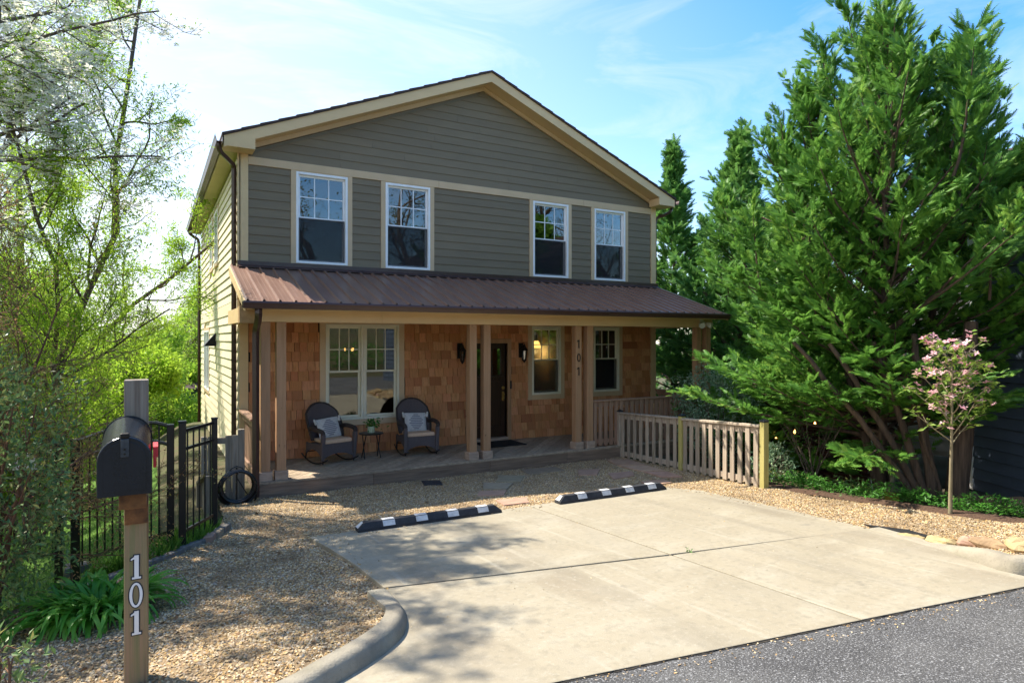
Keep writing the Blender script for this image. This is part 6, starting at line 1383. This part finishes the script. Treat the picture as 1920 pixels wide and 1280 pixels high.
# woods behind: each tree its own
spots = [(-6, 14, 8.5, 0), (-9, 10, 9, 1), (-3.2, 20, 9.0, 2), (-12, 17, 11, 0), (-7, 25, 11, 1), (0.5, 27, 10, 0), (-16, 24, 13, 2), (4, 34, 11, 1), (-2, 38, 12.5, 2), (-10, 38, 14, 0), (-20, 36, 15, 1), (9, 44, 12, 0), (-7.5, 3.5, 6.5, 2), (-10, 5, 8, 0), (-13, 9, 10, 1), (-5, 30, 11, 0)]
kinds = [('maple_tree', 'springleaf', 'with fresh yellow green leaves'), ('maple_tree', 'willowleaf', 'with light green spring leaves'), ('bare_tree', 'oliveleaf', 'with sparse olive brown buds')]
where = ['behind the curly willow', 'behind the dogwood at the left', 'over the garden behind the house corner', 'far left behind the lawn', 'in the woods behind the shed', 'right of the blue shed beyond the garden', 'at the far left of the woods', 'beyond the house, furthest right of the woods', 'beyond the blue shed', 'deep in the woods at the left', 'deepest in the woods at the far left', 'hidden low behind the house', 'close behind the arched gate', 'left on the lawn behind the black fence', 'behind the near lawn trees', 'deep in the woods left of the house']
for i, (x, y, H_, kd) in enumerate(spots):
    nm, lm_, tx = kinds[kd]; z = hz(x, y) - .1; far = y > 22
    deciduous(nm, (x, y, z), H_, f'tree {tx} {where[i]}', 'trees in the woods behind the garden', M[lm_], M['bark'], (60 if kd < 2 else 40) if far else (70 if kd < 2 else 45), (.13, .25) if far else (.085, .16), (6, 6, 5), .75, minr=.012, seed=100 + i, jit=.22 if far else .16, r=H_ * .016, start=.16, up=.04)
ub = [(-4.6, 9, 1.6), (-2.4, 12.5, 1.5), (-1.6, 16, 1.8), (-6.5, 18, 2.2), (-4.2, 5.6, 1.1), (-9.5, 13, 2.0), (-3.6, 24, 2.4), (-11, 21, 2.5), (-1.4, 30, 2.6)]
for i, (x, y, r_) in enumerate(ub):
    z = hz(x, y); bush('garden_shrub', (x, y, z + r_ * .7), np.array([r_, r_, r_]), 4200, ['low bright shrub behind the lawn left of the gate', 'bright shrub by the back corner of the house', 'yellow green thicket in front of the blue shed', 'wide bright thicket beyond the lawn', 'small olive shrub on the lawn by the willow', 'olive thicket at the left of the lawn', 'bright thicket behind the blue shed', 'olive thicket deep at the left', 'bright thicket furthest beyond the house corner'][i], M['springleaf' if i % 2 == 0 or i == 3 else 'oliveleaf'], M['bark'], (.08, .16), 140 + i, 'shrubs beyond the lawn', shell=.3, base_z=z)
for i, (x, y, H_) in enumerate([(-4.2, 8.5, 6.0), (-2.2, 14, 6.8), (-6.8, 11, 6.5), (-5.2, 15.5, 7.5), (-8.5, 7.5, 6.0), (-1.5, 19, 7.5), (-3.8, 5.8, 4.6)]):
    deciduous('understorey_tree', (x, y, hz(x, y) - .1), H_, ['bright green small tree beyond the lawn behind the gate', 'bright small tree beside the back corner of the house', 'yellow green small tree left on the lawn', 'bright tree in front of the far woods', 'light green small tree at the left of the lawn', 'bright small tree in front of the blue shed', 'low bright young tree nearest the willow'][i], 'small bright trees around the lawn', M['springleaf' if i % 2 else 'willowleaf'], M['bark'], 62, (.10, .19), (10, 6, 5), .85, minr=.007, seed=170 + i, jit=.16, r=.06, start=.05, up=.03, ratio=.55)
# across the street, behind the camera: what the windows reflect
for i, (x, y, H_) in enumerate([(-9, -27, 12), (-3, -30, 15), (3.5, -26, 15), (8, -30, 17), (12, -26, 15), (18, -29, 17), (25, -28, 16), (-16, -30, 14), (33, -30, 18)]):
    deciduous('street_tree', (x, y, hz(x, y) - .1), H_, 'tree with sparse spring leaves on the bank across the street', 'trees on the bank across the street', M['oliveleaf'], M['bark'], 7, (.12, .24), (8, 7, 6), .7, minr=.014, seed=200 + i, jit=.2, start=.15)
rng = np.random.default_rng(231)
for i in range(7):
    x = -12 + i * 6.5; y = -19.5 + (i % 2) * .8; bush('street_shrub', (x, y, hz(x, y) + .5), np.array([1.7, .8, .8]), 1400, 'low green shrub on the bank across the street', M['cover'], M['bark'], (.09, .16), 231 + i, 'shrubs on the bank across the street', shell=.3, base_z=hz(x, y))
